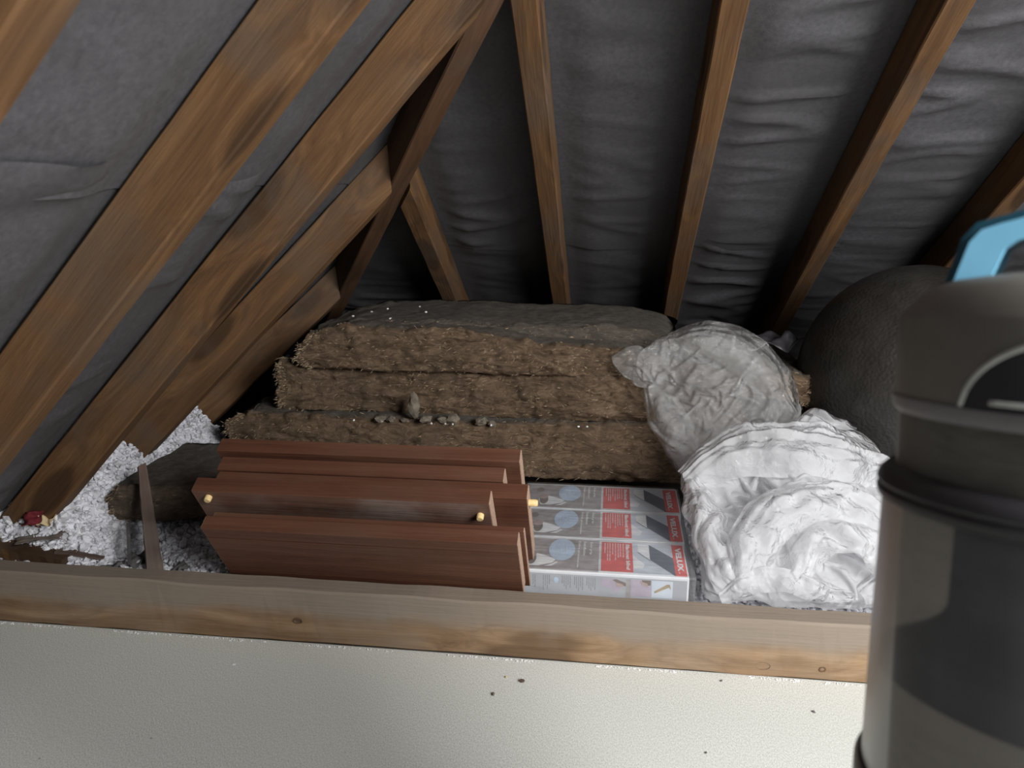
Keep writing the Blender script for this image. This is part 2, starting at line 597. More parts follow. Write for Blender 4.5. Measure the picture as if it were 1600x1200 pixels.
def lump(rad, squash=0.75):
    """a broken granule: 12 verts / 20 tris"""
    g = (1 + 5 ** 0.5) / 2
    V = [(-1, g, 0), (1, g, 0), (-1, -g, 0), (1, -g, 0), (0, -1, g), (0, 1, g), (0, -1, -g), (0, 1, -g), (g, 0, -1), (g, 0, 1), (-g, 0, -1), (-g, 0, 1)]
    F = [(0, 11, 5), (0, 5, 1), (0, 1, 7), (0, 7, 10), (0, 10, 11), (1, 5, 9), (5, 11, 4), (11, 10, 2), (10, 7, 6), (7, 1, 8), (3, 9, 4), (3, 4, 2), (3, 2, 6), (3, 6, 8), (3, 8, 9), (4, 9, 5), (2, 4, 11), (6, 2, 10), (8, 6, 7), (9, 8, 1)]
    R = Matrix.Rotation(random.uniform(0, 6.3), 3, Vector((random.gauss(0, 1), random.gauss(0, 1), random.gauss(0, 1))))
    out = []
    sx, sy, sz = random.uniform(0.75, 1.3), random.uniform(0.6, 1.1), random.uniform(0.5, 1.0)
    for v in V:
        q = Vector(v) * (rad / 1.9 * random.uniform(0.72, 1.2))
        out.append(R @ Vector((q.x * sx, q.y * sy, q.z * sz)))
    return out, F


def fill_object(label, regions, seed):
    random.seed(seed)
    mb = MB()
    for (x0, x1, y0, y1, n, rmin, rmax, mound) in regions:
        if mound:
            nu, nv = 60, 60
            b = len(mb.V)
            for j in range(nv + 1):
                for i in range(nu + 1):
                    x = x0 + (x1 - x0) * i / nu
                    y = y0 + (y1 - y0) * j / nv
                    mb.V.append((x, y, fill_h(x, y) - 0.004))
            for j in range(nv):
                for i in range(nu):
                    a = b + j * (nu + 1) + i
                    mb.F.append((a, a + 1, a + nu + 2, a + nu + 1))
        for k in range(n):
            x = random.uniform(x0, x1)
            y = random.uniform(y0, y1)
            r = random.uniform(rmin, rmax) * (1.7 if random.random() < 0.06 else 1)
            V, F = lump(r)
            z = fill_h(x, y) + random.uniform(-0.3, 0.9) * r
            mb.add([(v.x + x, v.y + y, v.z + z) for v in V], F)
    o = obj('loose_fill', mb.mesh('loose_fill'), M['granule'])
    return tag(o, label, 'insulation', None, 'stuff')


fill_object('white granular loose fill insulation banked up under the left eave', [
    (-1.50, -0.74, 1.322, 2.02, 11000, 0.0042, 0.0085, True), (-0.74, -0.23, 1.322, 2.02, 300, 0.004, 0.008, True)], 3)
fill_object('pinkish white granules of loose fill between the blind boxes and the plastic', [
    (0.19, 1.55, 1.322, 1.87, 4000, 0.0042, 0.008, True)], 4)


# ------------------------------------------------------------------ mineral wool batts
def batt(label, x0, x1, yf, depth, zfun, tfun, seed, yfun=None, dust_all=0.0, rag=0.03, fibres=1800, nx=190, dusty_top=1.0, amp=1.0, endr=0.030):
    """slab of wool: zfun(x) underside, tfun(x) thickness, yfun(x) extra shift of its front"""
    sec = []                      # (a,b): a 0 front..1 back, b 0 bottom..1 top
    nf, nt = 26, 22
    for i in range(nf): sec.append((0.0, i / nf))
    for i in range(nt): sec.append((i / nt, 1.0))
    for i in range(6): sec.append((1.0, 1 - i / 6))
    for i in range(10): sec.append((1 - i / 10, 0.0))
    n = len(sec)
    V = []
    D = []
    for i in range(nx + 1):
        f = i / nx
        for (a, b) in sec:
            x = x0 + (x1 - x0) * f
            t = tfun(x)
            z = zfun(x) + t * b
            y = yf + (yfun(x) if yfun else 0) + depth * a
            # rounded front edges
            if a < 0.12:
                q = abs(b - 0.5) * 2
                y += 0.016 * q ** 4 * (1 - a / 0.12)
            p = Vector((x, y, z))
            s = Vector((seed * 3.1, seed * 1.7, seed))
            lay = noise.fractal(Vector((x * 3.2, y * 3, z * 30)) + s, 1.0, 2.0, 4)
            clump = noise.fractal(Vector((x * 14, y * 14, z * 20)) + s, 0.8, 2.0, 4)
            fine = noise.fractal(Vector((x * 45, y * 45, z * 90)) + s, 0.8, 2.0, 3)
            d = (0.011 * lay + 0.014 * clump + 0.006 * fine) * amp
            if a == 0.0 or a < 0.05:
                y -= d
                z += 0.006 * clump * (1 if 0 < b < 1 else 1.5)
            if b == 1.0:
                z += 0.5 * d
            # ragged ends
            e = (1 - min(1, f / 0.05)) if f < 0.5 else -(1 - min(1, (1 - f) / 0.05))
            if e:
                rg = noise.fractal(Vector((seed, y * 9, z * 16)) + s, 0.9, 2.0, 4)
                x += rag * e * rg
                q = abs(b - 0.5) * 2
                x += endr * e * q ** 3
            V.append((x, y, z))
            dd = 0.0
            if b == 1.0:
                dd = dusty_top * sst(a, -0.02, 0.10)
            D.append(max(dd, dust_all))
    F = []
    for i in range(nx):
        for j in range(n):
            F.append((i * n + j, (i + 1) * n + j, (i + 1) * n + (j + 1) % n, i * n + (j + 1) % n))
    F.append(tuple(range(n)))
    F.append(tuple(reversed(range(nx * n, nx * n + n))))
    me = mesh('batt', V, F, True)
    at = me.attributes.new('dust', 'FLOAT', 'POINT')
    at.data.foreach_set('value', D)
    c = Vector(((x0 + x1) / 2, yf, zfun((x0 + x1) / 2)))
    me.transform(Matrix.Translation(-c))
    root = thing('insulation_batt', label, 'insulation', c, 'old mineral wool batts in the pile')
    obj('wool_slab', me, M['wool'], root)
    # loose fibres sticking out of the torn faces
    random.seed(seed * 13 + 1)
    mb = MB()
    for k in range(fibres):
        i = random.randrange(nx + 1)
        if random.random() < 0.22:
            i = random.choice((random.randrange(0, 5), nx - random.randrange(0, 5)))
        j = random.randrange(0, nf + 3)
        p = Vector(V[i * n + j]) - c
        L = random.uniform(0.004, 0.015)
        d = Vector((random.gauss(0, 1), -abs(random.gauss(0, 0.6)), random.gauss(0, 0.55))).normalized()
        if i < 6: d.x = -abs(d.x)
        m = p + d * L * 0.5 + Vector((0, -0.002, random.uniform(-.002, .002)))
        e = p + d * L + Vector((0, -0.001, -random.uniform(0, .005)))
        w = Vector((0, 0, random.uniform(0.0003, 0.0007)))
        mb.add([p - w, p + w, m + w, m - w, e], [(0, 1, 2, 3), (3, 2, 4)])
    o = obj('loose_fibres', mb.mesh('fibres'), M['wool_fibre'], root)
    tag(o, kind='stuff')
    return root


def lin(pts):
    def f(x):
        if x <= pts[0][0]: return pts[0][1]
        for (a, p), (b, q) in zip(pts, pts[1:]):
            if x <= b:
                k = (x - a) / (b - a)
                k = k * k * (3 - 2 * k)
                return p + (q - p) * k
        return pts[-1][1]
    return f


b3z = lin([(-1.1, 0.13), (-0.6, 0.125), (0.1, 0.12), (0.5, 0.10)])
b3t = lin([(-1.1, 0.150), (-0.95, 0.152), (-0.4, 0.15), (0.1, 0.165), (0.4, 0.15)])
batt('lowest torn batt of the brown mineral wool pile, rounded left end behind the boards', -1.085, 0.33, 1.895, 0.5, b3z, b3t, 1, fibres=1300)
b2z = lambda x: b3z(x) + b3t(x) - 0.003
b2t = lin([(-0.97, 0.155), (-0.85, 0.135), (-0.5, 0.135), (0.0, 0.13), (0.4, 0.11)])
batt('middle batt of the brown wool pile, rubble lying along its foot', -0.955, 0.36, 1.945, 0.46, b2z, b2t, 2, fibres=1200,
     yfun=lin([(-0.95, 0.0), (-0.7, 0.03), (-0.3, 0.015), (0.0, -0.03), (0.4, -0.03)]))
b1z = lambda x: b2z(x) + b2t(x) - 0.003 if x < 0.36 else b2z(0.36) + b2t(0.36) - 0.003 - (x - 0.36) * 0.12
b1t = lin([(-0.88, 0.10), (-0.72, 0.125), (-0.45, 0.12), (-0.1, 0.085), (0.2, 0.055), (0.55, 0.075)])
batt('top brown wool batt whose torn right end pokes out beyond the plastic', -0.87, 0.545, 1.945, 0.44, b1z, b1t, 3, fibres=1300,
     yfun=lin([(-0.87, -0.01), (-0.5, 0.0), (0.0, -0.02), (0.5, -0.01)]), dusty_top=0.9)
b0z = lambda x: b1z(x) + b1t(x) - 0.012
b0t = lin([(-0.80, 0.008), (-0.4, 0.022), (-0.1, 0.045), (0.2, 0.055)])
batt('grey dust covered batt lying on top of the wool pile under the rafters', -0.80, 0.20, 2.035, 0.40, b0z, b0t, 4, dust_all=0.85, fibres=250, amp=0.5, rag=0.02)
# the slab lying low on the left
s_z = lin([(-1.2, 0.125), (-0.3, 0.10)])
s_t = lin([(-1.2, 0.085), (-0.9, 0.085), (-0.3, 0.06)])
batt('dusty dark slab of wool lying low at the left behind the leaning lath', -1.195, -0.30, 1.520, 0.335, s_z, s_t, 5, dust_all=0.45, fibres=400, rag=0.008, endr=0.006,
     yfun=lin([(-1.17, -0.01), (-0.9, 0.03), (-0.3, 0.05)]), amp=0.6)

# ------------------------------------------------------------------ mahogany boards leaning on the beam
LEAN = math.radians(30)
bd = Vector((0, -math.sin(LEAN), math.cos(LEAN)))
bn = Vector((0, math.cos(LEAN), math.sin(LEAN)))
J0 = Vector((0, JY + 0.0525, JH + 0.001))


def board(label, xa, xb, s0, th, ttop, zbot, seed, groove=False, dusty=False, dowels=(), rz=0.0, skew=0.0):
    """board standing on its long edge and leaning towards the viewer; local x length, y thickness (back), z height"""
    tb = (zbot - J0.z - s0 * bn.z) / bd.z
    H = ttop - tb
    o0 = J0 + bn * s0 + bd * tb
    L = xb - xa
    mw = Matrix(((1, 0, 0, xa), (0, bn.y, bd.y, o0.y), (0, bn.z, bd.z, o0.z), (0, 0, 0, 1)))
    mw = mw @ Matrix.Rotation(rz, 4, 'Z') @ Matrix.Shear('XZ', 4, (0, 0)) if rz else mw
    root = thing('wooden_board', label, 'board', group='reddish brown boards leaning on the beam', mw=mw)
    face = M['mahogany_dusty'] if dusty else M['mahogany']
    mb = MB()
    if groove:
        g = H - 0.034
        prof = [(0.0004, 0), (0.0004, g - 0.0016), (0.0050, g - 0.0006), (0.0050, g + 0.0006), (0.0004, g + 0.0016), (0.0, H - 0.002), (0.0015, H), (th - 0.0015, H), (th, H - 0.002), (th, 0)]
    else:
        prof = [(0.0, 0), (0.0, H - 0.002), (0.0015, H), (th - 0.0015, H), (th, H - 0.002), (th, 0)]
    n = len(prof)
    V = [(x, y, z) for x in (0.0015, L - 0.0015) for (y, z) in prof]
    F = [(i, (i + 1) % n, n + (i + 1) % n, n + i) for i in range(n)]
    F += [tuple(reversed(range(n))), tuple(range(n, 2 * n))]
    mb.add(V, F)
    me = mb.mesh('panel')
    bm = bmesh.new()
    bm.from_mesh(me)
    bmesh.ops.recalc_face_normals(bm, faces=bm.faces)
    bm.to_mesh(me)
    bm.free()
    panel = obj('panel', me, M['mahogany'], root)
    if dusty:
        me.materials.append(face)
        for p in me.polygons:
            if p.normal.y < -0.9: p.material_index = 1
    # raw sawn end
    e = MB()
    for x0_, x1_ in ((0.0, 0.0016), (L - 0.0016, L)):
        e2 = MB().slab([(y * 0.94 + th * 0.03, z * 0.99 + 0.001) for (y, z) in prof], x0_, x1_)
        e2.V = [(c_, a_, b_) for (a_, b_, c_) in e2.V]
        me2 = e2.mesh('end')
        bm = bmesh.new()
        bm.from_mesh(me2)
        bmesh.ops.recalc_face_normals(bm, faces=bm.faces)
        bm.to_mesh(me2)
        bm.free()
        tag(obj('sawn_end', me2, M['endgrain'], root), 'pale sawn board end')
    for (kind, u, w) in dowels:
        d = MB()
        r = 0.0072
        pr = [(0.0001, 0), (r, 0), (r, 0.009), (r * 0.8, 0.0115), (0.0001, 0.0115)]
        d.lathe(pr, 16)
        m2 = d.mesh('dowel', True)
        if kind == 'front':
            T = Matrix.Translation((u, 0.0005, w)) @ Matrix.Rotation(math.radians(90), 4, 'X')
        else:
            T = Matrix.Translation((L - 0.0005, u, w)) @ Matrix.Rotation(math.radians(90), 4, 'Y') @ Matrix.Scale(1.6, 4, (0, 0, 1))
        m2.transform(T)
        tag(obj('dowel', smooth_by_angle(m2), M['dowel'], root), 'pale beech dowel peg')
    return root


board('frontmost reddish board with a groove along its face, leaning on the beam', -0.789, -0.160, 0.0, 0.0300, 0.166, 0.106, 1, groove=True)
board('board tight behind the frontmost one, only its right end showing', -0.775, -0.151, 0.0308, 0.0105, 0.164, 0.106, 2)
B_H = 0.201 - (0.13 - J0.z - 0.0628 * bn.z) / bd.z
board('dusty faced board with two pale dowels sticking out of its face', -0.822, -0.218, 0.0628, 0.0343, 0.201, 0.13, 3, dusty=True,
      dowels=(('front', 0.032, B_H - 0.018), ('front', 0.583, B_H - 0.036)))
C_H = 0.174 - (0.132 - J0.z - 0.099 * bn.z) / bd.z
board('board with one pale dowel sticking out of its right end', -0.800, -0.151, 0.0990, 0.0360, 0.174, 0.132, 4, dowels=(('end', 0.012, C_H - 0.030),))
board('reddish board second from the back of the leaning stack', -0.808, -0.202, 0.1372, 0.0355, 0.175, 0.134, 5)
board('rearmost and tallest reddish board of the leaning stack', -0.818, -0.172, 0.1750, 0.0340, 0.1915, 0.136, 6)

# ------------------------------------------------------------------ blind boxes
M['carton'] = plain('white_carton', (0.74, 0.74, 0.75), 0.4, 0.4, 0.04, 40)
M['carton_front'] = plain('grey_carton', (0.40, 0.41, 0.43), 0.4, 0.4, 0.05, 30)
M['print_red'] = plain('print_red', (0.72, 0.085, 0.075), 0.4, 0.4, 0.06, 60)
M['print_white'] = plain('print_white', (0.86, 0.86, 0.87), 0.4, 0.4, 0.03, 60)
M['print_slate'] = plain('print_slate', (0.085, 0.105, 0.155), 0.4, 0.4, 0.12, 60)
M['print_paleblue'] = plain('print_paleblue', (0.50, 0.61, 0.75), 0.4, 0.4, 0.05, 60)
M['print_sky'] = plain('print_sky', (0.62, 0.66, 0.72), 0.4, 0.4, 0.05, 30)
M['print_brown'] = plain('print_brown', (0.17, 0.115, 0.09), 0.4, 0.4, 0.2, 60)
M['print_skin'] = plain('print_skin', (0.42, 0.30, 0.27), 0.4, 0.4, 0.15, 60)
M['print_lilac'] = plain('print_lilac', (0.44, 0.37, 0.44), 0.4, 0.4, 0.08, 60)
M['print_ink'] = plain('print_ink', (0.16, 0.165, 0.18), 0.4, 0.4, 0.1, 60)
M['print_gold'] = plain('print_gold', (0.40, 0.29, 0.16), 0.4, 0.4, 0.2, 60)
t = NT('print_photo')
v = t.coord((1, 1, 1), rand=False)
b_ = t.noise(v, 22, 3)
c = t.ramp(b_, [(0.35, (0.27, 0.235, 0.225)), (0.55, (0.40, 0.365, 0.36)), (0.75, (0.52, 0.49, 0.49))])
M['print_photo'] = t.fin(c, 0.4, 0.4)
t = NT('shrink_film')
tr = t.n('ShaderNodeBsdfTransparent', i={'Color': (0.96, 0.97, 0.98, 1)})
gl = t.n('ShaderNodeBsdfGlossy', i={'Color': (0.9, 0.9, 0.92, 1), 'Roughness': 0.16})
df = t.n('ShaderNodeBsdfDiffuse', i={'Color': (0.8, 0.8, 0.82, 1)})
v = t.coord((1, 1, 1), rand=False)
vs = t.n('ShaderNodeMapping', i={'Vector': v, 'Scale': (9, 70, 30)}).outputs[0]
nz = t.noise(vs, 1.0, 4, 0.6, 1.5)
bp = t.n('ShaderNodeBump', i={'Height': nz, 'Strength': 0.6, 'Distance': 0.004})
t.link(bp.outputs[0], gl.inputs['Normal'])
fr = t.n('ShaderNodeLayerWeight', i={'Blend': 0.10})
t.link(bp.outputs[0], fr.inputs['Normal'])
m1 = t.n('ShaderNodeMixShader', i={0: 0.13, 1: tr.outputs[0], 2: df.outputs[0]})
m2 = t.n('ShaderNodeMixShader', i={0: fr.outputs['Fresnel'], 1: m1.outputs[0], 2: gl.outputs[0]})
t.link(m2.outputs[0], t.out.inputs['Surface'])
M['film'] = t.m

BX0, BX1, BY0, BD, BZ0, BZ1 = -0.214, 0.175, 1.402, 0.1545, 0.045, 0.1235


def text_mesh(body, size, offset=0.0, sx=1.0):
    cu = bpy.data.curves.new('lettering', 'FONT')
    cu.body = body
    cu.size = size
    cu.offset = offset
    cu.resolution_u = 2
    cu.extrude = 0.0001
    o = bpy.data.objects.new('tmp_lettering', cu)
    COL.objects.link(o)
    bpy.context.view_layer.update()
    me = bpy.data.meshes.new_from_object(o.evaluated_get(bpy.context.evaluated_depsgraph_get()))
    bpy.data.objects.remove(o)
    bpy.data.curves.remove(cu)
    me.transform(Matrix.Scale(sx, 4, (1, 0, 0)))
    return me


def fit_text(body, length, height, offset):
    """lettering scaled to length x height, baseline corner at the origin"""
    me = text_mesh(body, 0.02, offset)
    xs = [v.co.x for v in me.vertices]
    ys = [v.co.y for v in me.vertices]
    me.transform(Matrix.Translation((-min(xs), -min(ys), 0)))
    me.transform(Matrix.Diagonal((length / (max(xs) - min(xs)), height / (max(ys) - min(ys)), 1, 1)))
    return me


def ell(cx, cy, rx, ry, n=32):
    return [(cx + rx * math.cos(2 * math.pi * i / n), cy + ry * math.sin(2 * math.pi * i / n)) for i in range(n)]


def rect(x0, y0, x1, y1):
    return [(x0, y0), (x1, y0), (x1, y1), (x0, y1)]


BOXLAB = ['printed blind carton nearest the beam, its side panel showing',
          'middle printed blind carton of the three packed together',
          'rearmost printed blind carton of the three, against the wool pile']
for k in range(3):
    y0 = BY0 + k * BD
    root = thing('blind_box', BOXLAB[k], 'box', (0, y0, BZ0), 'shrink wrapped blind boxes')
    H = BZ1 - BZ0
    dx = (0.0, 0.004, 0.009)[k]
    body = MB().box((BX0, 0.0008, 0), (BX1 + dx, BD - 0.0008, H))
    obj('carton', bevel_mesh(body.mesh('carton'), 0.0025), M['carton'], root)

    def top(name, poly, mat, lvl):
        return obj(name, MB().slab(poly, H + 0.0001 + lvl * 0.0002, H + 0.0002 + lvl * 0.0002).mesh(name), mat, root)
    w0, w1 = 0.012, 0.142
    top('photo_print', rect(BX0 + 0.003, w0 - 0.006, -0.012, w1 + 0.004), M['print_photo'], 0)
    top('photo_print', [(-0.172, 0.05), (-0.150, 0.075), (-0.128, 0.066), (-0.105, 0.05), (-0.112, 0.035), (-0.14, 0.02), (-0.165, 0.02)], M['print_white'], 1)
    top('photo_print', ell(-0.158, 0.050, 0.011, 0.026, 16), M['print_brown'], 2)
    top('photo_print', ell(-0.160, 0.070, 0.012, 0.016, 16), M['print_skin'], 3)
    top('photo_print', [(-0.128, 0.018), (-0.112, 0.030), (-0.104, 0.040), (-0.099, 0.038), (-0.112, 0.020)], M['print_white'], 3)
    top('photo_print', ell(-0.172, 0.112, 0.010, 0.014, 14), M['print_brown'], 1)
    top('oval_print', ell(-0.094, 0.096, 0.0290, 0.0500, 40), M['print_paleblue'], 4)
    top('red_panel', rect(-0.0065, w0, 0.061, w1), M['print_red'], 1)
    # roof window picture
    top('window_print', rect(0.061, w0 - 0.004, 0.1475, w1 + 0.002), M['print_sky'], 0)
    top('window_print', [(0.073, 0.105), (0.098, 0.070), (0.098, 0.138), (0.073, 0.138)], M['print_white'], 1)
    top('window_print', [(0.062, 0.085), (0.086, 0.048), (0.080, 0.030), (0.062, 0.030)], M['print_white'], 1)
    top('window_print', [(0.073, 0.102), (0.0985, 0.067), (0.0985, 0.064), (0.073, 0.099)], M['print_ink'], 2)
    top('blind_print', [(0.098, 0.070), (0.1475, 0.006), (0.1475, 0.082), (0.098, 0.138)], M['print_slate'], 2)
    top('brand_band', rect(0.1475, w0 - 0.005, BX1 + dx - 0.003, w1 + 0.001), M['print_red'], 1)

    def lettering(body_, length, height, offset, x, y, mat, lvl, name='lettering'):
        me = fit_text(body_, length, height, offset)
        # reads towards the viewer, letter tops to the right
        me.transform(Matrix.Translation((x, y, H + 0.0002 + lvl * 0.0002)) @ Matrix.Rotation(math.radians(-90), 4, 'Z'))
        return obj(name, me, mat, root)
    lettering('VELUX', 0.104, 0.0125, 0.0009, 0.1540, w1 - 0.012, M['print_white'], 3)
    lettering('®', 0.008, 0.0035, 0.0, 0.1545, w1 - 0.118, M['print_white'], 3)
    lettering('Blackout blind', 0.112, 0.0085, 0.0006, 0.0465, w1 - 0.008, M['print_white'], 3)
    for q, (x, L) in enumerate(((0.0395, 0.062), (0.0335, 0.060), (0.0285, 0.064), (0.0225, 0.076), (0.0165, 0.050), (0.0105, 0.080), (0.0055, 0.078), (-0.0005, 0.046))):
        lettering('iniumnrte nolu mien ruitn', L, 0.0034, 0.0, x, w1 - 0.006, M['print_white'], 3, 'small_print')
    lettering('Easy grip', 0.058, 0.0072, 0.0003, -0.0335, w1 - 0.005, M['print_white'], 3)
    lettering('Installation', 0.064, 0.0062, 0.0003, -0.0470, w1 - 0.005, M['print_white'], 3)
    lettering('Extra protection', 0.116, 0.0066, 0.0003, -0.0600, w1 - 0.005, M['print_white'], 3)
    for q in range(3):
        L = 0.055
        lettering('nm uin tolre min', L, 0.004, 0.0, -0.110 + q * 0.012, 0.122, M['print_sky'], 5, 'small_print')
    if k == 0:
        def front(name, poly, mat, lvl):
            mb = MB().slab(poly, 0.0, 0.00012)
            mb.V = [(x, 0.0004 - lvl * 0.0002 - z, y) for (x, y, z) in mb.V]
            return obj(name, mb.mesh(name), mat, root)
        front('side_panel', rect(BX0 + 0.003, 0.004, BX1 - 0.004, H - 0.006), M['carton_front'], 0)
        front('side_picture', [(-0.005, 0.068), (0.030, 0.068), (0.036, 0.052), (0.028, 0.034), (0.018, 0.046), (-0.005, 0.05)], M['print_lilac'], 1)
        front('side_picture', rect(0.046, 0.022, 0.056, 0.069), M['print_photo'], 1)
        front('side_picture', [(0.018, 0.066), (0.026, 0.068), (0.046, 0.060), (0.046, 0.053), (0.036, 0.053)], M['print_brown'], 2)
        front('side_picture', [(0.024, 0.060), (0.036, 0.058), (0.043, 0.053), (0.034, 0.050), (0.026, 0.053)], M['print_skin'], 3)
        front('side_picture', rect(0.058, 0.030, 0.097, 0.069), M['print_lilac'], 1)
        front('side_picture', [(0.078, 0.069), (0.097, 0.069), (0.097, 0.058), (0.084, 0.056)], M['print_brown'], 2)
        front('side_picture', [(0.074, 0.067), (0.090, 0.062), (0.092, 0.054), (0.080, 0.056)], M['print_skin'], 3)
        front('side_picture', rect(0.099, 0.030, 0.142, 0.069), M['print_sky'], 1)
        front('side_picture', [(0.104, 0.044), (0.130, 0.062), (0.136, 0.062), (0.139, 0.050), (0.134, 0.055), (0.106, 0.040)], M['print_gold'], 2)
        for (x, n, L) in ((-0.150, 2, 0.030), (-0.128, 4, 0.036), (-0.088, 5, 0.030), (-0.062, 5, 0.034), (-0.036, 5, 0.032)):
            for q in range(n):
                me = fit_text('mnuit rolni emut', L * (0.6 + 0.4 * ((q * 7 + n) % 5) / 4), 0.0026, 0.0002 if q == n - 1 else 0.0)
                me.transform(Matrix.Translation((x + q * 0.0042, 0.00015, H - 0.010)) @ Matrix.Rotation(math.radians(90), 4, 'X') @ Matrix.Rotation(math.radians(-90), 4, 'Z'))
                obj('small_print', me, M['print_ink'], root)
        front('oval_print', ell(-0.100, 0.058, 0.005, 0.007, 16), M['print_paleblue'], 1)

# film around the pack
random.seed(5)
fx0, fx1, fy0, fy1, fz0, fz1 = BX0 - 0.004, BX1 + 0.0135, BY0 - 0.003, BY0 + 3 * BD + 0.003, BZ0 - 0.001, BZ1 + 0.0026
loop = []
for i in range(40): loop.append((fy0 + (fy1 - fy0) * i / 40, fz1, 0, 1))
for i in range(10): loop.append((fy1, fz1 + (fz0 - fz1) * i / 10, 1, 0))
for i in range(20): loop.append((fy1 + (fy0 - fy1) * i / 20, fz0, 0, 0))
for i in range(14): loop.append((fy0, fz0 + (fz1 - fz0) * i / 14, -1, 0))
n = len(loop)
V = []
NX = 60
for i in range(NX + 1):
    x = fx0 + (fx1 - fx0) * i / NX
    for (y, z, a_, b_) in loop:
        e = 0.0016 * noise.fractal(Vector((x * 20, y * 70, z * 60)), 0.8, 2.0, 3)
        tw = 0.004 * sst(abs(i / NX - 0.5), 0.46, 0.5)
        V.append((x, y + a_ * (abs(e) - tw), z + b_ * (abs(e) - tw)))
F = [(i * n + j, i * n + (j + 1) % n, (i + 1) * n + (j + 1) % n, (i + 1) * n + j) for i in range(NX) for j in range(n)]
F += [tuple(range(n)), tuple(reversed(range(NX * n, NX * n + n)))]
me = mesh('shrink_wrap', V, F, True)
bm = bmesh.new()
bm.from_mesh(me)
bmesh.ops.recalc_face_normals(bm, faces=bm.faces)
bm.to_mesh(me)
bm.free()
wrap = obj('shrink_wrap', me, M['film'])
tag(wrap, 'clear shrink wrap film tightly around the three blind cartons', 'plastic film')


# ------------------------------------------------------------------ crumpled plastic
def sines(P, seed, n, f0, f1):
    r = np.random.default_rng(seed)
    out = np.zeros(P.shape[:-1])
    for k in range(n):
        fr_ = r.uniform(f0, f1)
        an = r.uniform(0, 2 * np.pi)
        out += np.sin(P[..., 0] * fr_ * np.cos(an) + P[..., 1] * fr_ * np.sin(an) + r.uniform(0, 6.28))
    return out / np.sqrt(n)


def crumple(outline, centre, N, stretch, pillow, seed, steps=130, maxh=0.05, gravity=0.00012, bend=0.10, fold=20):
    """thin sheet with more film than footprint, relaxed until it buckles into folds (position based)"""
    r = np.random.default_rng(seed)
    pts = np.array(outline) - np.array(centre)
    ang = np.arctan2(pts[:, 1], pts[:, 0])
    rad = np.hypot(pts[:, 0], pts[:, 1])
    o = np.argsort(ang)
    ang, rad = ang[o], rad[o]
    ang = np.concatenate([ang - 2 * np.pi, ang, ang + 2 * np.pi])
    rad = np.concatenate([rad, rad, rad])
    g = np.linspace(-1, 1, N)
    X, Y = np.meshgrid(g, g)
    dx = X * np.sqrt(1 - Y * Y / 2)
    dy = Y * np.sqrt(1 - X * X / 2)
    th = np.arctan2(dy, dx)
    rho = np.minimum(1, np.hypot(dx, dy))
    R_ = np.interp(th, ang, rad) * (1 + 0.010 * np.sin(th * 13 + seed) + 0.006 * np.sin(th * 29))
    u = centre[0] + rho * R_ * np.cos(th)
    v_ = centre[1] + rho * R_ * np.sin(th)
    P = np.stack([u, v_, np.zeros_like(u)], -1)

    def base(Q):
        # pillow of air and older folds beneath
        b = pillow * np.sqrt(np.maximum(0, 1 - rho ** 2)) ** 1.2
        return b * (1 + 0.35 * sines(Q, seed + 5, 5, 14, 40)) * 0.8
    P[..., 2] = base(P) + 0.006 * np.abs(sines(P, seed + 9, 8, 40, 130))
    # film is gathered mostly along one direction, so it hangs in long folds
    var = 1 + 0.5 * sines(P, seed + 3, 4, 6, 16)
    calm = 1 - np.clip((rho - 0.8) / 0.2, 0, 1) ** 2
    st_u = 1.02 + (stretch - 1) * 1.35 * np.maximum(0.05, var) * calm
    st_v = 1.02 + (stretch - 1) * 0.40 * np.maximum(0.05, 2 - var) * calm
    fa = np.radians(fold)
    Q0 = P.copy()
    P0 = P.copy()

    def rest(a, b, su, sv):
        d = b - a
        along = d[..., 0] * np.cos(fa) + d[..., 1] * np.sin(fa)
        acros = -d[..., 0] * np.sin(fa) + d[..., 1] * np.cos(fa)
        return np.sqrt((along * su) ** 2 + (acros * sv) ** 2 + d[..., 2] ** 2)
    cons = []

    def addc(s1, s2, k):
        cons.append((s1, s2, rest(P0[s1], P0[s2], st_u[s1], st_v[s1]), k))
    S = np.s_
    for k in (0, 1):
        n2 = (N - k) // 2 * 2
        addc(S[:, k:k + n2:2], S[:, k + 1:k + n2:2], 1.0)
        addc(S[k:k + n2:2, :], S[k + 1:k + n2:2, :], 1.0)
        addc(S[k:k + n2:2, :-1], S[k + 1:k + n2:2, 1:], 0.5)
        addc(S[k:k + n2:2, 1:], S[k + 1:k + n2:2, :-1], 0.5)
    for k in range(4):
        n4 = (N - k) // 4 * 4
        addc(S[:, k:k + n4:4], S[:, k + 2:k + n4:4], bend)
        addc(S[k:k + n4:4, :], S[k + 2:k + n4:4, :], bend)
    vel = np.zeros_like(P)
    edge = rho > 0.97
    for it in range(steps):
        vel *= 0.86
        vel[..., 2] -= gravity
        prev = P.copy()
        P = P + vel
        for rep_ in range(2):
            for (s1, s2, L, k) in cons:
                d = P[s2] - P[s1]
                l = np.linalg.norm(d, axis=-1)
                c_ = (0.5 * k * (l - L) / np.maximum(l, 1e-9))[..., None] * d
                P[s1] += c_
                P[s2] -= c_
        bz = base(P)
        P[..., 2] = np.clip(P[..., 2], bz, bz + maxh)
        # the rim stays near its outline
        P[edge, :2] += 0.5 * (Q0[edge, :2] - P[edge, :2])
        vel = P - prev
        con = P[..., 2] <= bz + 1e-5
        vel[con, :2] *= 0.4
    return P


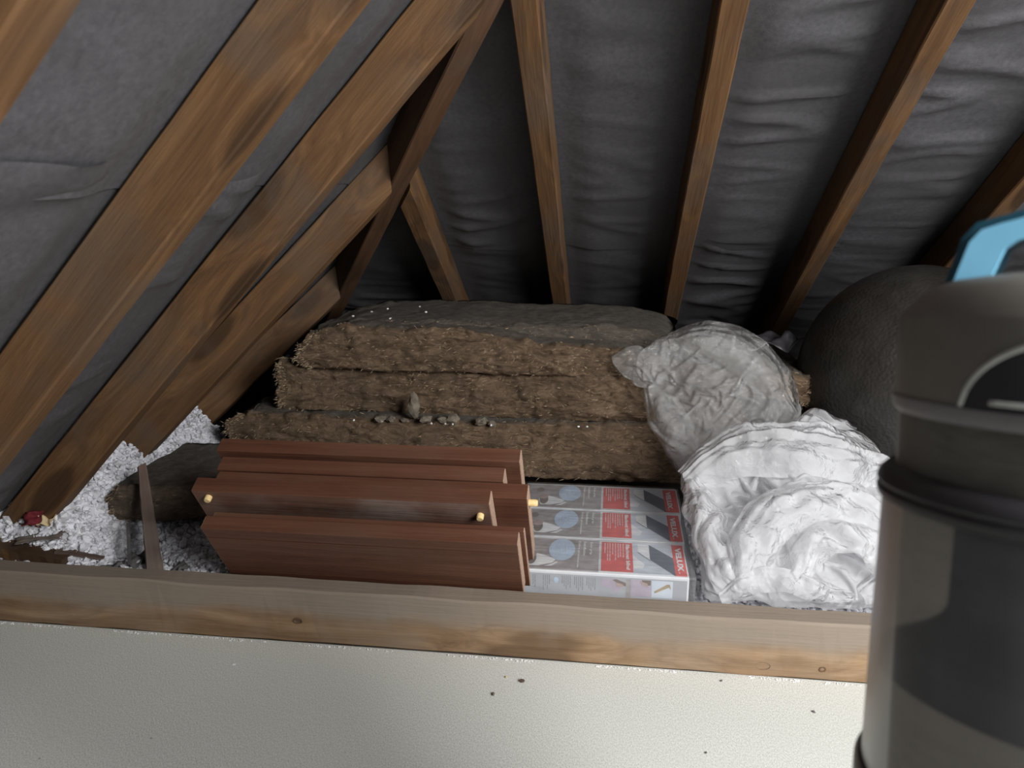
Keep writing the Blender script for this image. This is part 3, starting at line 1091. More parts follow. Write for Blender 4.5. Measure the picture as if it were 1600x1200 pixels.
def film_mat(name, transp, white, gloss, rough, tint):
    t = NT(name)
    tr_ = t.n('ShaderNodeBsdfTransparent', i={'Color': (0.97, 0.97, 0.97, 1)})
    tl = t.n('ShaderNodeBsdfTranslucent', i={'Color': tuple(tint) + (1,)})
    di = t.n('ShaderNodeBsdfDiffuse', i={'Color': tuple(tint) + (1,)})
    gl_ = t.n('ShaderNodeBsdfGlossy', i={'Color': (1, 1, 1, 1), 'Roughness': rough})
    v = t.coord((1, 1, 1), rand=False)
    nz_ = t.noise(v, 60, 5, 0.65, 2.5)
    nz2 = t.noise(v, 22, 3, 0.6, 2.0)
    wv_ = t.n('ShaderNodeVectorMath', operation='MULTIPLY_ADD', i={0: t.n('ShaderNodeTexNoise', i={'Vector': v, 'Scale': 14.0, 'Detail': 3.0}).outputs['Color'], 1: (0.07, 0.07, 0.07), 2: v}).outputs[0]
    vo_ = t.n('ShaderNodeTexVoronoi', i={'Vector': wv_, 'Scale': 34.0}).outputs['Distance']
    vo2 = t.n('ShaderNodeTexVoronoi', i={'Vector': wv_, 'Scale': 85.0}).outputs['Distance']
    h_ = t.n('ShaderNodeMath', operation='MULTIPLY_ADD', i={0: nz2, 1: 1.5, 2: nz_}).outputs[0]
    h_ = t.n('ShaderNodeMath', operation='MULTIPLY_ADD', i={0: vo_, 1: 2.2, 2: h_}).outputs[0]
    h_ = t.n('ShaderNodeMath', operation='MULTIPLY_ADD', i={0: vo2, 1: 0.8, 2: h_}).outputs[0]
    bp_ = t.n('ShaderNodeBump', i={'Height': h_, 'Strength': 0.6, 'Distance': 0.006})
    bs_ = t.n('ShaderNodeBump', i={'Height': h_, 'Strength': 0.22, 'Distance': 0.006})
    t.link(bp_.outputs[0], gl_.inputs['Normal'])
    t.link(bs_.outputs[0], di.inputs['Normal'])
    t.link(bs_.outputs[0], tl.inputs['Normal'])
    body_ = t.n('ShaderNodeMixShader', i={0: 0.5, 1: di.outputs[0], 2: tl.outputs[0]})
    m1_ = t.n('ShaderNodeMixShader', i={0: white, 1: tr_.outputs[0], 2: body_.outputs[0]})
    lw = t.n('ShaderNodeLayerWeight', i={'Blend': gloss})
    t.link(bp_.outputs[0], lw.inputs['Normal'])
    gf = t.n('ShaderNodeMath', operation='MULTIPLY_ADD', i={0: lw.outputs['Fresnel'], 1: 0.9, 2: 0.025}).outputs[0]
    m2_ = t.n('ShaderNodeMixShader', i={0: gf, 1: m1_.outputs[0], 2: gl_.outputs[0]})
    t.link(m2_.outputs[0], t.out.inputs['Surface'])
    return t.m


M['poly_clear'] = film_mat('clear_polythene', 0.5, 0.24, 0.16, 0.12, (0.82, 0.805, 0.795))
M['poly_white'] = film_mat('white_polythene', 0.3, 0.54, 0.13, 0.13, (0.95, 0.95, 0.97))


def sheet(P, O, V_, mat, name, parent):
    V_ = Vector(V_).normalized()
    U_ = Vector((1, 0, 0))
    N_ = U_.cross(V_)
    A = np.array([U_, V_, N_])
    W_ = P.reshape(-1, 3) @ A
    N = P.shape[0]
    F = [(j * N + i, j * N + i + 1, (j + 1) * N + i + 1, (j + 1) * N + i) for j in range(N - 1) for i in range(N - 1)]
    me = mesh(name, W_, F, True)
    o = obj(name, me, mat, parent)
    sm = o.modifiers.new('soft', 'SUBSURF')
    sm.levels = 1
    sm.render_levels = 1
    return o


UP_O, UP_V = Vector((0.25, 1.86, 0.30)), (0, 0.14, 0.41)
up_out = [(-0.175, 0.19), (-0.091, 0.239), (-0.027, 0.253), (0.045, 0.256), (0.069, 0.233), (0.149, 0.161), (0.189, 0.105), (0.231, 0.058), (0.237, 0.026),
          (0.215, -0.04), (0.14, -0.075), (0.04, -0.11), (-0.06, -0.125), (-0.093, -0.066), (-0.119, 0.015), (-0.149, 0.072), (-0.160, 0.113), (-0.18, 0.15)]
bagU = thing('plastic_sheet', 'clear grey crumpled polythene draped over the right end of the wool pile', 'plastic sheet', UP_O, 'crumpled plastic sheeting')
sheet(crumple(up_out, (0.03, 0.08), 84, 1.32, 0.060, 21, maxh=0.08, fold=-35), UP_O, UP_V, M['poly_clear'], 'film', bagU)
sheet(crumple([(x * 0.88 + 0.005, y * 0.85 + 0.01) for x, y in up_out], (0.03, 0.08), 62, 1.26, 0.030, 24, maxh=0.05, fold=60), UP_O, UP_V, M['poly_clear'], 'film', bagU)
fl_out = [(-0.245, 0.175), (-0.22, 0.195), (-0.196, 0.205), (-0.155, 0.195), (-0.11, 0.22), (-0.07, 0.18), (-0.10, 0.13), (-0.15, 0.10), (-0.195, 0.118), (-0.225, 0.145)]
sheet(crumple(fl_out, (-0.16, 0.155), 34, 1.2, 0.02, 27, maxh=0.03, fold=70), UP_O, UP_V, M['poly_clear'], 'film', bagU)

LO_O, LO_V = Vector((0.40, 1.585, 0.20)), (0, 0.42, 0.25)
lo_out = [(-0.229, 0.096), (-0.155, 0.148), (-0.079, 0.171), (0.002, 0.224), (0.075, 0.262), (0.141, 0.254), (0.192, 0.212), (0.234, 0.123), (0.262, 0.015), (0.245, -0.205),
          (0.15, -0.222), (0.091, -0.225), (-0.007, -0.229), (-0.106, -0.222), (-0.164, -0.23), (-0.189, -0.22), (-0.200, -0.205), (-0.197, -0.14), (-0.212, -0.044), (-0.221, 0.024)]
bagL = thing('plastic_sheet', 'white crumpled polythene heaped behind the beam beside the blind cartons', 'plastic sheet', LO_O, 'crumpled plastic sheeting')
sheet(crumple(lo_out, (0.02, 0.0), 88, 1.25, 0.085, 31, maxh=0.08, fold=35), LO_O, LO_V, M['poly_white'], 'film', bagL)
sheet(crumple([(x * 0.9 + 0.012, y * 0.9 - 0.012) for x, y in lo_out], (0.02, 0.0), 66, 1.32, 0.055, 34, maxh=0.06, fold=100), LO_O, LO_V, M['poly_white'], 'film', bagL)


def swept_fold(path, widths, arch_, pleats, amp, seed, O, V_, mat, parent, ns=90, nc=56):
    """a gathered length of film running along a path, with pleats that follow it"""
    r = np.random.default_rng(seed)
    pts = np.array(path, float)
    tt = np.linspace(0, len(pts) - 1, ns)
    # Catmull-Rom through the path
    ext = np.vstack([2 * pts[0] - pts[1], pts, 2 * pts[-1] - pts[-2]])
    C = np.zeros((ns, 3))
    Wd = np.interp(tt, np.arange(len(widths)), widths)
    for n_, t_ in enumerate(tt):
        i = min(int(t_), len(pts) - 2)
        f = t_ - i
        p0, p1, p2, p3 = ext[i], ext[i + 1], ext[i + 2], ext[i + 3]
        C[n_] = 0.5 * (2 * p1 + (p2 - p0) * f + (2 * p0 - 5 * p1 + 4 * p2 - p3) * f * f + (3 * p1 - p0 - 3 * p2 + p3) * f ** 3)
    T = np.gradient(C, axis=0)
    T[:, 2] = 0
    T /= np.linalg.norm(T, axis=1)[:, None]
    S_ = np.stack([-T[:, 1], T[:, 0], np.zeros(ns)], 1)
    c_ = np.linspace(-1, 1, nc)
    s_ = np.linspace(0, 1, ns)
    P = np.zeros((ns, nc, 3))
    ph = sum(r.uniform(0.5, 1.4) * np.sin(s_ * r.uniform(2, 9) + r.uniform(0, 6)) for k in range(3))
    for i in range(ns):
        drift = 0.10 * math.sin(s_[i] * 7 + seed) + 0.05 * math.sin(s_[i] * 17 + seed)
        lat = (c_ + drift * (1 - c_ ** 2)) * Wd[i] / 2
        w_ = pleats * np.pi * (c_ + 0.16 * np.sin(3 * c_ + seed + 2 * s_[i]))
        tri = 2 / np.pi * np.arcsin(np.sin(w_ + ph[i]) * 0.97)
        tri2 = 2 / np.pi * np.arcsin(np.sin(w_ * 1.9 + 2.3 * ph[i] + seed) * 0.95)
        sw = 0.6 + 0.4 * math.sin(s_[i] * 11 + seed * 2)
        h = arch_ * (1 - np.abs(c_) ** 2.2) - arch_ * 0.25 + amp * (tri * sw + 0.45 * tri2 * (1 - 0.5 * sw))
        h += 0.12 * arch_ * np.sin(s_[i] * 23 + 3 * c_ + seed)
        P[i] = C[i] + S_[i] * lat[:, None]
        P[i, :, 2] += h
    P[..., 0] += 0.004 * sines(P, seed + 1, 5, 30, 90)
    P[..., 2] += 0.0035 * sines(P, seed + 2, 7, 50, 170)
    V_ = Vector(V_).normalized()
    U_ = Vector((1, 0, 0))
    A = np.array([U_, V_, U_.cross(V_)])
    F = [(j * nc + i, j * nc + i + 1, (j + 1) * nc + i + 1, (j + 1) * nc + i) for j in range(ns - 1) for i in range(nc - 1)]
    return obj('film_fold', mesh('film_fold', P.reshape(-1, 3) @ A, F, True), mat, parent)


def lo_fold(path, widths, arch_, pleats, amp, seed):
    swept_fold(path, widths, arch_, pleats, amp, seed, LO_O, LO_V, M['poly_white'], bagL)


def up_fold(path, widths, arch_, pleats, amp, seed):
    swept_fold(path, widths, arch_, pleats, amp, seed, UP_O, UP_V, M['poly_clear'], bagU)


lo_fold([(-0.10, -0.215, 0.02), (-0.105, -0.15, 0.07), (-0.05, -0.075, 0.10), (0.06, -0.045, 0.11), (0.16, -0.085, 0.09), (0.225, -0.16, 0.04)], (0.06, 0.10, 0.11, 0.11, 0.10, 0.06), 0.035, 2.2, 0.008, 3)
lo_fold([(-0.225, 0.055, 0.02), (-0.12, 0.10, 0.08), (0.02, 0.105, 0.105), (0.14, 0.10, 0.09), (0.225, 0.075, 0.04)], (0.06, 0.13, 0.16, 0.15, 0.08), 0.04, 2.6, 0.009, 5)
lo_fold([(-0.03, -0.20, 0.05), (0.03, -0.13, 0.10), (0.11, -0.135, 0.11), (0.18, -0.20, 0.05)], (0.05, 0.08, 0.08, 0.05), 0.03, 1.7, 0.007, 8)
lo_fold([(-0.165, -0.228, 0.005), (-0.09, -0.195, 0.045), (0.0, -0.205, 0.05), (0.09, -0.222, 0.02)], (0.03, 0.06, 0.06, 0.03), 0.025, 1.5, 0.006, 11)
lo_fold([(-0.205, 0.045, 0.03), (-0.188, -0.05, 0.055), (-0.165, -0.135, 0.045), (-0.14, -0.215, 0.01)], (0.05, 0.09, 0.08, 0.05), 0.03, 1.8, 0.007, 14)
lo_fold([(0.10, -0.215, 0.03), (0.17, -0.19, 0.06), (0.24, -0.20, 0.03)], (0.04, 0.07, 0.05), 0.025, 1.5, 0.006, 17)
lo_fold([(0.03, 0.20, 0.03), (0.10, 0.235, 0.045), (0.18, 0.205, 0.03)], (0.04, 0.08, 0.04), 0.025, 1.6, 0.006, 19)
up_fold([(-0.10, 0.215, 0.01), (-0.01, 0.225, 0.05), (0.08, 0.19, 0.065), (0.16, 0.115, 0.05), (0.215, 0.04, 0.01)], (0.05, 0.09, 0.11, 0.10, 0.05), 0.03, 2.2, 0.006, 23)
up_fold([(-0.145, 0.10, 0.02), (-0.105, 0.03, 0.05), (-0.065, -0.045, 0.05), (-0.04, -0.118, 0.01)], (0.05, 0.10, 0.09, 0.05), 0.03, 1.9, 0.006, 27)

# ------------------------------------------------------------------ dark dimpled drum under the roof
t = NT('hammered_black')
v = t.coord((1, 1, 1), rand=False)
vo = t.n('ShaderNodeTexVoronoi', feature='SMOOTH_F1', i={'Vector': v, 'Scale': 130.0})
nz = t.noise(v, 20, 3)
c = t.ramp(nz, [(0.3, (0.016, 0.014, 0.012)), (0.7, (0.027, 0.024, 0.021))])
t.bump(vo.outputs['Distance'], 0.35, 0.004)
M['hammered'] = t.fin(c, 0.42, 0.45)
drum = thing('water_tank', 'dark dome topped tank with a dimpled skin behind the vacuum cleaner', 'tank', (0.795, 2.02, -0.004))
prof = [(0.0001, 0.0), (0.25, 0.0), (0.262, 0.012), (0.275, 0.15), (0.285, 0.34), (0.288, 0.40)]
for i in range(1, 15):
    a = math.radians(90 * i / 14)
    prof.append((0.288 * math.cos(a) + 0.0001, 0.40 + 0.302 * math.sin(a)))
obj('tank_shell', smooth_by_angle(MB().lathe(prof, 72).mesh('tank', True), 50), M['hammered'], drum)
obj('rim', smooth_by_angle(MB().lathe([(0.284, 0.17), (0.292, 0.172), (0.294, 0.18), (0.292, 0.188), (0.284, 0.19)], 72).mesh('rim')), M['hammered'], drum)

# ------------------------------------------------------------------ vacuum cleaner
M['vac_grey'] = plain('vacuum_grey_plastic', (0.16, 0.147, 0.128), 0.5, 0.4, 0.05, 80, 0.02)
M['vac_dark'] = plain('vacuum_dark_plastic', (0.030, 0.028, 0.031), 0.4, 0.5, 0.1, 60, 0.02)
M['vac_blue'] = plain('vacuum_blue_plastic', (0.26, 0.64, 0.90), 0.35, 0.5, 0.04, 60, 0.02)
M['vac_teal'] = plain('vacuum_teal_plastic', (0.020, 0.085, 0.125), 0.4, 0.4, 0.05, 60, 0.02)
M['vac_silver'] = plain('vacuum_silver_trim', (0.55, 0.56, 0.53), 0.3, 0.6, 0.04, 60, 0.02)
t = NT('vacuum_frosted_liner')
di = t.n('ShaderNodeBsdfDiffuse', i={'Color': (0.38, 0.365, 0.345, 1)})
tl = t.n('ShaderNodeBsdfTranslucent', i={'Color': (0.56, 0.54, 0.515, 1)})
mx = t.n('ShaderNodeMixShader', i={0: 0.6, 1: di.outputs[0], 2: tl.outputs[0]})
t.link(mx.outputs[0], t.out.inputs['Surface'])
M['vac_liner'] = t.m
M['vac_lip'] = plain('vacuum_lip', (0.21, 0.20, 0.205), 0.4, 0.4, 0.05, 60, 0.02)
M['vac_core'] = plain('vacuum_cyclone', (0.19, 0.195, 0.225), 0.55, 0.35, 0.15, 30, 0.05)
t = NT('dusty_clear_plastic')
tr_ = t.n('ShaderNodeBsdfTransparent', i={'Color': (0.86, 0.86, 0.85, 1)})
di = t.n('ShaderNodeBsdfDiffuse', i={'Color': (0.30, 0.285, 0.265, 1)})
tl = t.n('ShaderNodeBsdfTranslucent', i={'Color': (0.36, 0.345, 0.325, 1)})
gl_ = t.n('ShaderNodeBsdfGlossy', i={'Color': (1, 1, 1, 1), 'Roughness': 0.35})
bo = t.n('ShaderNodeMixShader', i={0: 0.6, 1: di.outputs[0], 2: tl.outputs[0]})
nz = t.noise(t.coord((6, 6, 60), rand=False), 1.0, 4)
fac_ = t.n('ShaderNodeLayerWeight', i={'Blend': 0.5}).outputs['Facing']
fac_ = t.n('ShaderNodeMath', operation='MULTIPLY_ADD', i={0: fac_, 1: 0.75, 2: t.mrange(nz, 0.3, 0.7, 0.10, 0.2)}).outputs[0]
m1 = t.n('ShaderNodeMixShader', i={0: fac_, 1: tr_.outputs[0], 2: bo.outputs[0]})
lw = t.n('ShaderNodeLayerWeight', i={'Blend': 0.12})
m2 = t.n('ShaderNodeMixShader', i={0: t.n('ShaderNodeMath', operation='MULTIPLY', i={0: lw.outputs['Fresnel'], 1: 0.45}).outputs[0], 1: m1.outputs[0], 2: gl_.outputs[0]})
t.link(m2.outputs[0], t.out.inputs['Surface'])
M['vac_clear'] = t.m
t = NT('dust_behind_clear_plastic')
v = t.coord((40, 40, 160), rand=False)
nz = t.noise(v, 1.0, 4, 0.6, 0.6)
M['vac_dust'] = t.fin(t.ramp(nz, [(0.3, (0.24, 0.228, 0.20)), (0.7, (0.42, 0.40, 0.355))]), 0.35, 0.45)

ax = Vector((0.018, 0.178, 0.984)).normalized()
RC = Vector((0.291, 0.472, 0.725))
vr = Vector((RC.y, -RC.x, 0))          # the front is turned towards the viewer
vr = (vr - ax * vr.dot(ax)).normalized()
vy = ax.cross(vr)
tfloor = -RC.z / ax.z
base0 = RC + ax * tfloor
mwv = Matrix(((vr.x, vy.x, ax.x, base0.x), (vr.y, vy.y, ax.y, base0.y), (vr.z, vy.z, ax.z, base0.z), (0, 0, 0, 1)))
vac = thing('vacuum_cleaner', 'upright vacuum cleaner with blue handle and clear dust cylinder, close at the right', 'vacuum cleaner', mw=mwv)
S0 = -tfloor                            # ring height above the base along the axis


def vl(name, prof, mat, n=96, parent=vac, ang=40):
    me = MB().lathe([(r_, S0 + s_) for r_, s_ in prof], n).mesh(name)
    return obj(name, smooth_by_angle(me, ang), mat, parent)


head = vl('head', [(0.0001, 0.052), (0.098, 0.052), (0.1035, 0.056), (0.1045, 0.060), (0.1045, 0.108), (0.1035, 0.111), (0.0905, 0.127), (0.075, 0.1335), (0.050, 0.1375), (0.0001, 0.1385)], M['vac_grey'])
vl('head_lip', [(0.0985, 0.047), (0.1025, 0.0475), (0.1058, 0.0525), (0.1058, 0.0575), (0.1035, 0.0585)], M['vac_lip'])
vl('dust_bin', [(0.0995, 0.0065), (0.1005, 0.0065), (0.1005, 0.052), (0.0995, 0.052)], M['vac_clear'])
vl('filter_core', [(0.0001, 0.004), (0.0965, 0.004), (0.0965, 0.053), (0.0001, 0.053)], M['vac_dust'])
vl('seal_ring', [(0.099, 0.012), (0.106, 0.010), (0.1105, 0.005), (0.1115, 0.001), (0.1095, -0.002), (0.1115, -0.005), (0.1105, -0.009), (0.1075, -0.0105), (0.099, -0.010)], M['vac_dark'])
can = vl('clear_canister', [(0.1066, -0.008), (0.1074, -0.008), (0.1080, -0.204), (0.1072, -0.204)], M['vac_clear'])
vl('canister_liner', [(0.1030, -0.009), (0.1045, -0.009), (0.1050, -0.200), (0.1035, -0.200)], M['vac_liner'])


def insert_edge(s_):
    """half width in degrees of the dark insert at height s_"""
    if s_ > -0.055: return 29.0
    return 29.0 + 33.0 * sst(-s_, 0.055, 0.108)


V = []
F = []
NS, NAg = 24, 24
for r_ in (0.1054, 0.1060):
    for j in range(NS + 1):
        s_ = -0.010 - 0.112 * j / NS
        h_ = insert_edge(s_)
        for i in range(NAg + 1):
            a = math.radians(-h_ + 2 * h_ * i / NAg)
            V.append((r_ * math.sin(a), -r_ * math.cos(a), S0 + s_))
nn_ = (NS + 1) * (NAg + 1)
for j in range(NS):
    for i in range(NAg):
        k = j * (NAg + 1) + i
        F.append((k, k + NAg + 1, k + NAg + 2, k + 1))
        F.append((nn_ + k, nn_ + k + 1, nn_ + k + NAg + 2, nn_ + k + NAg + 1))
for i in range(NAg):
    F.append((i, i + 1, nn_ + i + 1, nn_ + i))
    k = NS * (NAg + 1) + i
    F.append((k + 1, k, nn_ + k, nn_ + k + 1))
for j in range(NS):
    k = j * (NAg + 1)
    F.append((k, nn_ + k, nn_ + k + NAg + 1, k + NAg + 1))
    k += NAg
    F.append((nn_ + k, k, k + NAg + 1, nn_ + k + NAg + 1))
me = mesh('cyclone_insert', V, F)
bm = bmesh.new()
bm.from_mesh(me)
bmesh.ops.recalc_face_normals(bm, faces=bm.faces)
bm.to_mesh(me)
bm.free()
obj('cyclone_insert', smooth_by_angle(me), M['vac_core'], can)
vl('canister_floor', [(0.0001, -0.196), (0.103, -0.196), (0.1075, -0.203), (0.0001, -0.203)], M['vac_dark'])
vl('base_flange', [(0.1075, -0.196), (0.1105, -0.197), (0.1125, -0.202), (0.1125, -0.217), (0.110, -0.222), (0.0001, -0.222)], M['vac_dark'])
vl('motor_housing', [(0.0001, -0.222), (0.108, -0.222), (0.109, -0.24), (0.108, -0.34), (0.095, -0.44), (0.085, -S0 + 0.20), (0.08, -S0 + 0.10), (0.0001, -S0 + 0.10)], M['vac_grey'])
# floor head, lies flat on the boards
mb = MB().slab([(-0.15, -0.16), (0.15, -0.16), (0.165, -0.14), (0.165, 0.02), (0.12, 0.10), (-0.12, 0.10), (-0.165, 0.02), (-0.165, -0.14)], 0.0, 0.085)
me = bevel_mesh(mb.mesh('floor_head'), 0.012, 3)
Rinv = mwv.to_3x3().inverted().to_4x4()
up_in_local = Rinv
fh = obj('floor_head', smooth_by_angle(me), M['vac_dark'], vac)
flat = Matrix(((1, 0, 0, base0.x), (0, 1, 0, base0.y + 0.0), (0, 0, 1, 0.012), (0, 0, 0, 1)))
fh.matrix_basis = mwv.inverted() @ flat
for sx in (-1, 1):
    w = MB().lathe([(0.0001, -0.012), (0.03, -0.012), (0.033, -0.009), (0.033, 0.009), (0.03, 0.012), (0.0001, 0.012)], 32)
    wm = smooth_by_angle(w.mesh('wheel'))
    wm.transform(mwv.inverted() @ Matrix.Translation((base0.x + sx * 0.14, base0.y + 0.11, 0.033)) @ Matrix.Rotation(math.radians(90), 4, 'Y'))
    obj('wheel', wm, M['vac_dark'], vac)
# dark arched window and its silver trim on the head
A0 = math.radians(31)


def arch(a):
    return 0.059 + 0.039 * max(0, 1 - (abs(a) / A0) ** 2.2) ** 0.62


def on_head(a, s, r):
    return (r * math.sin(a), -r * math.cos(a), S0 + s)


V = []
NA = 28
for i in range(NA + 1):
    a = -A0 + 2 * A0 * i / NA
    for r_ in (0.1040, 0.1056):
        V += [on_head(a, 0.0585, r_), on_head(a, max(0.0588, arch(a)), r_)]
F = []
for i in range(NA):
    b = i * 4
    F += [(b + 2, b + 6, b + 7, b + 3), (b, b + 1, b + 5, b + 4), (b + 1, b + 3, b + 7, b + 5), (b, b + 4, b + 6, b + 2)]
win = obj('head_window', mesh('head_window', V, F), M['vac_dark'], head)
win.matrix_basis = Matrix.Identity(4)
pts = [on_head(-A0 + 2 * A0 * i / 40, arch(-A0 + 2 * A0 * i / 40), 0.1052) for i in range(41)]
obj('trim', MB().tube(pts, 0.0016, 8).mesh('trim', True), M['vac_silver'], head)
pts = [on_head(math.radians(-22 + 44 * i / 20), 0.0625, 0.1056) for i in range(21)]
obj('trim', MB().tube(pts, 0.0014, 8).mesh('trim', True), M['vac_silver'], head)

# carrying handle: a blue arch with a dark outer shell


def handle_poly(g):
    o = [(-0.0770 - g, 0.118), (-0.0740 - g, 0.130), (-0.0660 - g, 0.158 + g * 0.5), (-0.0600 - g * 0.6, 0.1655 + g), (-0.0500, 0.1690 + g), (-0.022, 0.1765 + g), (0.0, 0.1785 + g)]
    i = [(0.0, 0.1655), (-0.022, 0.1635), (-0.0400, 0.1585), (-0.0465, 0.1535), (-0.0510, 0.140), (-0.0560, 0.126), (-0.058, 0.118)]
    left = o + i
    o2 = [(-x, z) for x, z in reversed(o[:-1])]
    i2 = [(-x, z) for x, z in reversed(i[1:])]
    return o, i, o2, i2


def handle_mesh(name, g, y0, y1):
    o, i, o2, i2 = handle_poly(g)
    outer = o + o2
    inner = list(reversed(i)) + list(reversed(i2))
    n = len(outer)
    V = [(x, y, S0 + z) for y in (y0, y1) for (x, z) in outer] + [(x, y, S0 + z) for y in (y0, y1) for (x, z) in inner]
    F = []
    for k in range(n - 1):
        F.append((k, k + 1, 2 * n + k + 1, 2 * n + k))
        F.append((n + k, 3 * n + k, 3 * n + k + 1, n + k + 1))
        F.append((k, n + k, n + k + 1, k + 1))
        F.append((2 * n + k, 2 * n + k + 1, 3 * n + k + 1, 3 * n + k))
    F += [(0, 2 * n, 3 * n, n), (n - 1, 2 * n - 1, 4 * n - 1, 3 * n - 1)]
    me = mesh(name, V, F)
    bm = bmesh.new()
    bm.from_mesh(me)
    bmesh.ops.recalc_face_normals(bm, faces=bm.faces)
    bm.to_mesh(me)
    bm.free()
    return me


hg = obj('handle', smooth_by_angle(handle_mesh('handle', 0.0, -0.020, 0.016), 30), M['vac_blue'], vac)
obj('handle_shell', smooth_by_angle(handle_mesh('handle_shell', 0.0055, -0.014, 0.018), 30), M['vac_teal'], hg)


# ------------------------------------------------------------------ small things
def rock(name, p, size, mat, label, cat, group=None, seed=0, kind=None):
    random.seed(seed)
    bm = bmesh.new()
    bmesh.ops.create_icosphere(bm, subdivisions=1 if size[0] < 0.011 else 2, radius=0.5)
    for v_ in bm.verts:
        q = v_.co * 2.5 + Vector((seed * 3.3, seed, 0))
        v_.co *= 1 + (0.8 if size[2] < 0.03 else 0.4) * noise.noise(q * 1.3)
        v_.co = Vector((v_.co.x * size[0], v_.co.y * size[1], v_.co.z * size[2]))
    zmin = min(v_.co.z for v_ in bm.verts)
    for v_ in bm.verts: v_.co.z -= zmin
    me = bpy.data.meshes.new(name)
    bm.to_mesh(me)
    bm.free()
    o = obj(name, me, mat, None, Matrix.Translation(p) @ Matrix.Rotation(seed * 1.3, 4, 'Z'))
    return tag(o, label, cat, group, kind)


def plank(name, p0, p1, w, th, mat, label, cat, upv=(0, 0, 1), taper=1.0, jag=0.0, seed=0):
    """flat piece of wood from p0 to p1 with a broken far end"""
    p0, p1 = Vector(p0), Vector(p1)
    d = (p1 - p0)
    L = d.length
    d.normalize()
    u_ = Vector(upv)
    u_ = (u_ - d * u_.dot(d)).normalized()
    s = u_.cross(d)
    random.seed(seed)
    segs = 14
    V = []
    for i in range(segs + 1):
        f = i / segs
        ww = w / 2 * (1 + (taper - 1) * f)
        for (a_, b_) in ((-1, 0), (1, 0), (1, 1), (-1, 1)):
            x = L * f + (jag * random.uniform(-1, 1) if i == segs else 0)
            V.append((x, a_ * ww * (1 + 0.06 * random.uniform(-1, 1)), b_ * th + 0.0008 * random.uniform(-1, 1)))
    F = []
    for i in range(segs):
        for j in range(4):
            F.append((i * 4 + j, i * 4 + (j + 1) % 4, i * 4 + 4 + (j + 1) % 4, i * 4 + 4 + j))
    F += [(3, 2, 1, 0), tuple(segs * 4 + k for k in range(4))]
    mw = Matrix(((d.x, s.x, u_.x, p0.x), (d.y, s.y, u_.y, p0.y), (d.z, s.z, u_.z, p0.z), (0, 0, 0, 1)))
    me = mesh(name, V, F)
    bm = bmesh.new()
    bm.from_mesh(me)
    bmesh.ops.recalc_face_normals(bm, faces=bm.faces)
    bm.to_mesh(me)
    bm.free()
    o = obj(name, me, mat, None, mw)
    return tag(o, label, cat)


def rag(name, p, sx, sy, h, mat, label, cat, seed, rz=0.0, tilt=0.0):
    """small crumpled flap with thickness"""
    n = 14
    V = []
    for j in range(n + 1):
        for i in range(n + 1):
            a_, b_ = i / n - 0.5, j / n - 0.5
            e = 1 + 0.25 * noise.noise(Vector((a_ * 4 + seed, b_ * 4, seed)))
            V.append((a_ * sx * e, b_ * sy * e, h * (0.5 + 0.9 * noise.noise(Vector((a_ * 3.2, b_ * 3.2, seed * 1.9))))))
    F = [(j * (n + 1) + i, j * (n + 1) + i + 1, (j + 1) * (n + 1) + i + 1, (j + 1) * (n + 1) + i) for j in range(n) for i in range(n)]
    me = mesh(name, V, F)
    bm = bmesh.new()
    bm.from_mesh(me)
    bmesh.ops.solidify(bm, geom=bm.faces[:], thickness=0.002)
    bm.to_mesh(me)
    bm.free()
    me.polygons.foreach_set('use_smooth', [True] * len(me.polygons))
    o = obj(name, me, mat, None, Matrix.Translation(p) @ Matrix.Rotation(rz, 4, 'Z') @ Matrix.Rotation(tilt, 4, 'X'))
    return tag(o, label, cat)


plank('wooden_lath', (-0.978, 1.345, 0.098), (-1.108, 1.535, 0.268), 0.034, 0.007, M['lath'], 'narrow broken lath leaning against the low wool slab', 'lath', upv=(0.75, -0.6, 0.35), taper=0.55, jag=0.008, seed=2)
plank('wood_sliver', (-1.215, 1.352, fill_h(-1.215, 1.352) + 0.012), (-1.125, 1.380, fill_h(-1.125, 1.380) + 0.014), 0.022, 0.005, M['lath'], 'flat brown sliver of wood lying on the white granules', 'wood scrap', taper=0.5, jag=0.004, seed=3)
plank('noggin', (-1.44, 1.352, 0.115), (-1.19, 1.350, 0.075), 0.05, 0.05, M['rafter'], 'short timber offcut behind the beam at the far left edge', 'beam', seed=4)
plank('plastic_strip', (-1.110, 1.46, 0.150), (-1.035, 1.345, 0.112), 0.008, 0.003, M['scrap'], 'thin dark strip hanging below the low wool slab', 'strip', seed=5)
rag('cloth_rag', (-1.272, 1.374, fill_h(-1.272, 1.374) + 0.036), 0.042, 0.032, 0.014, M['red_cloth'], 'dark red rag on the granules under the left eave', 'rag', 3.0, 0.3, 0.9)
rag('foam_scrap', (-1.250, 1.388, fill_h(-1.250, 1.388) + 0.014), 0.032, 0.035, 0.022, M['foam'], 'torn yellowish foam scrap on the white granules', 'scrap', 5.0, 0.2, 0.5)
rag('card_scrap', (-1.258, 1.362, fill_h(-1.258, 1.362) + 0.012), 0.090, 0.036, 0.008, M['card'], 'flat dark card scrap lying at the far left on the granules', 'scrap', 8.0, 0.5)
rag('felt_scrap', (-1.045, 1.395, fill_h(-1.045, 1.395) + 0.008), 0.055, 0.055, 0.018, M['scrap'], 'crumpled grey felt scrap at the foot of the leaning lath', 'scrap', 11.0, 0.9)
rag('felt_scrap', (-1.085, 1.352, fill_h(-1.085, 1.352) + 0.008), 0.030, 0.045, 0.012, M['scrap'], 'small grey felt scrap touching the beam left of the lath', 'scrap', 14.0, 2.2)
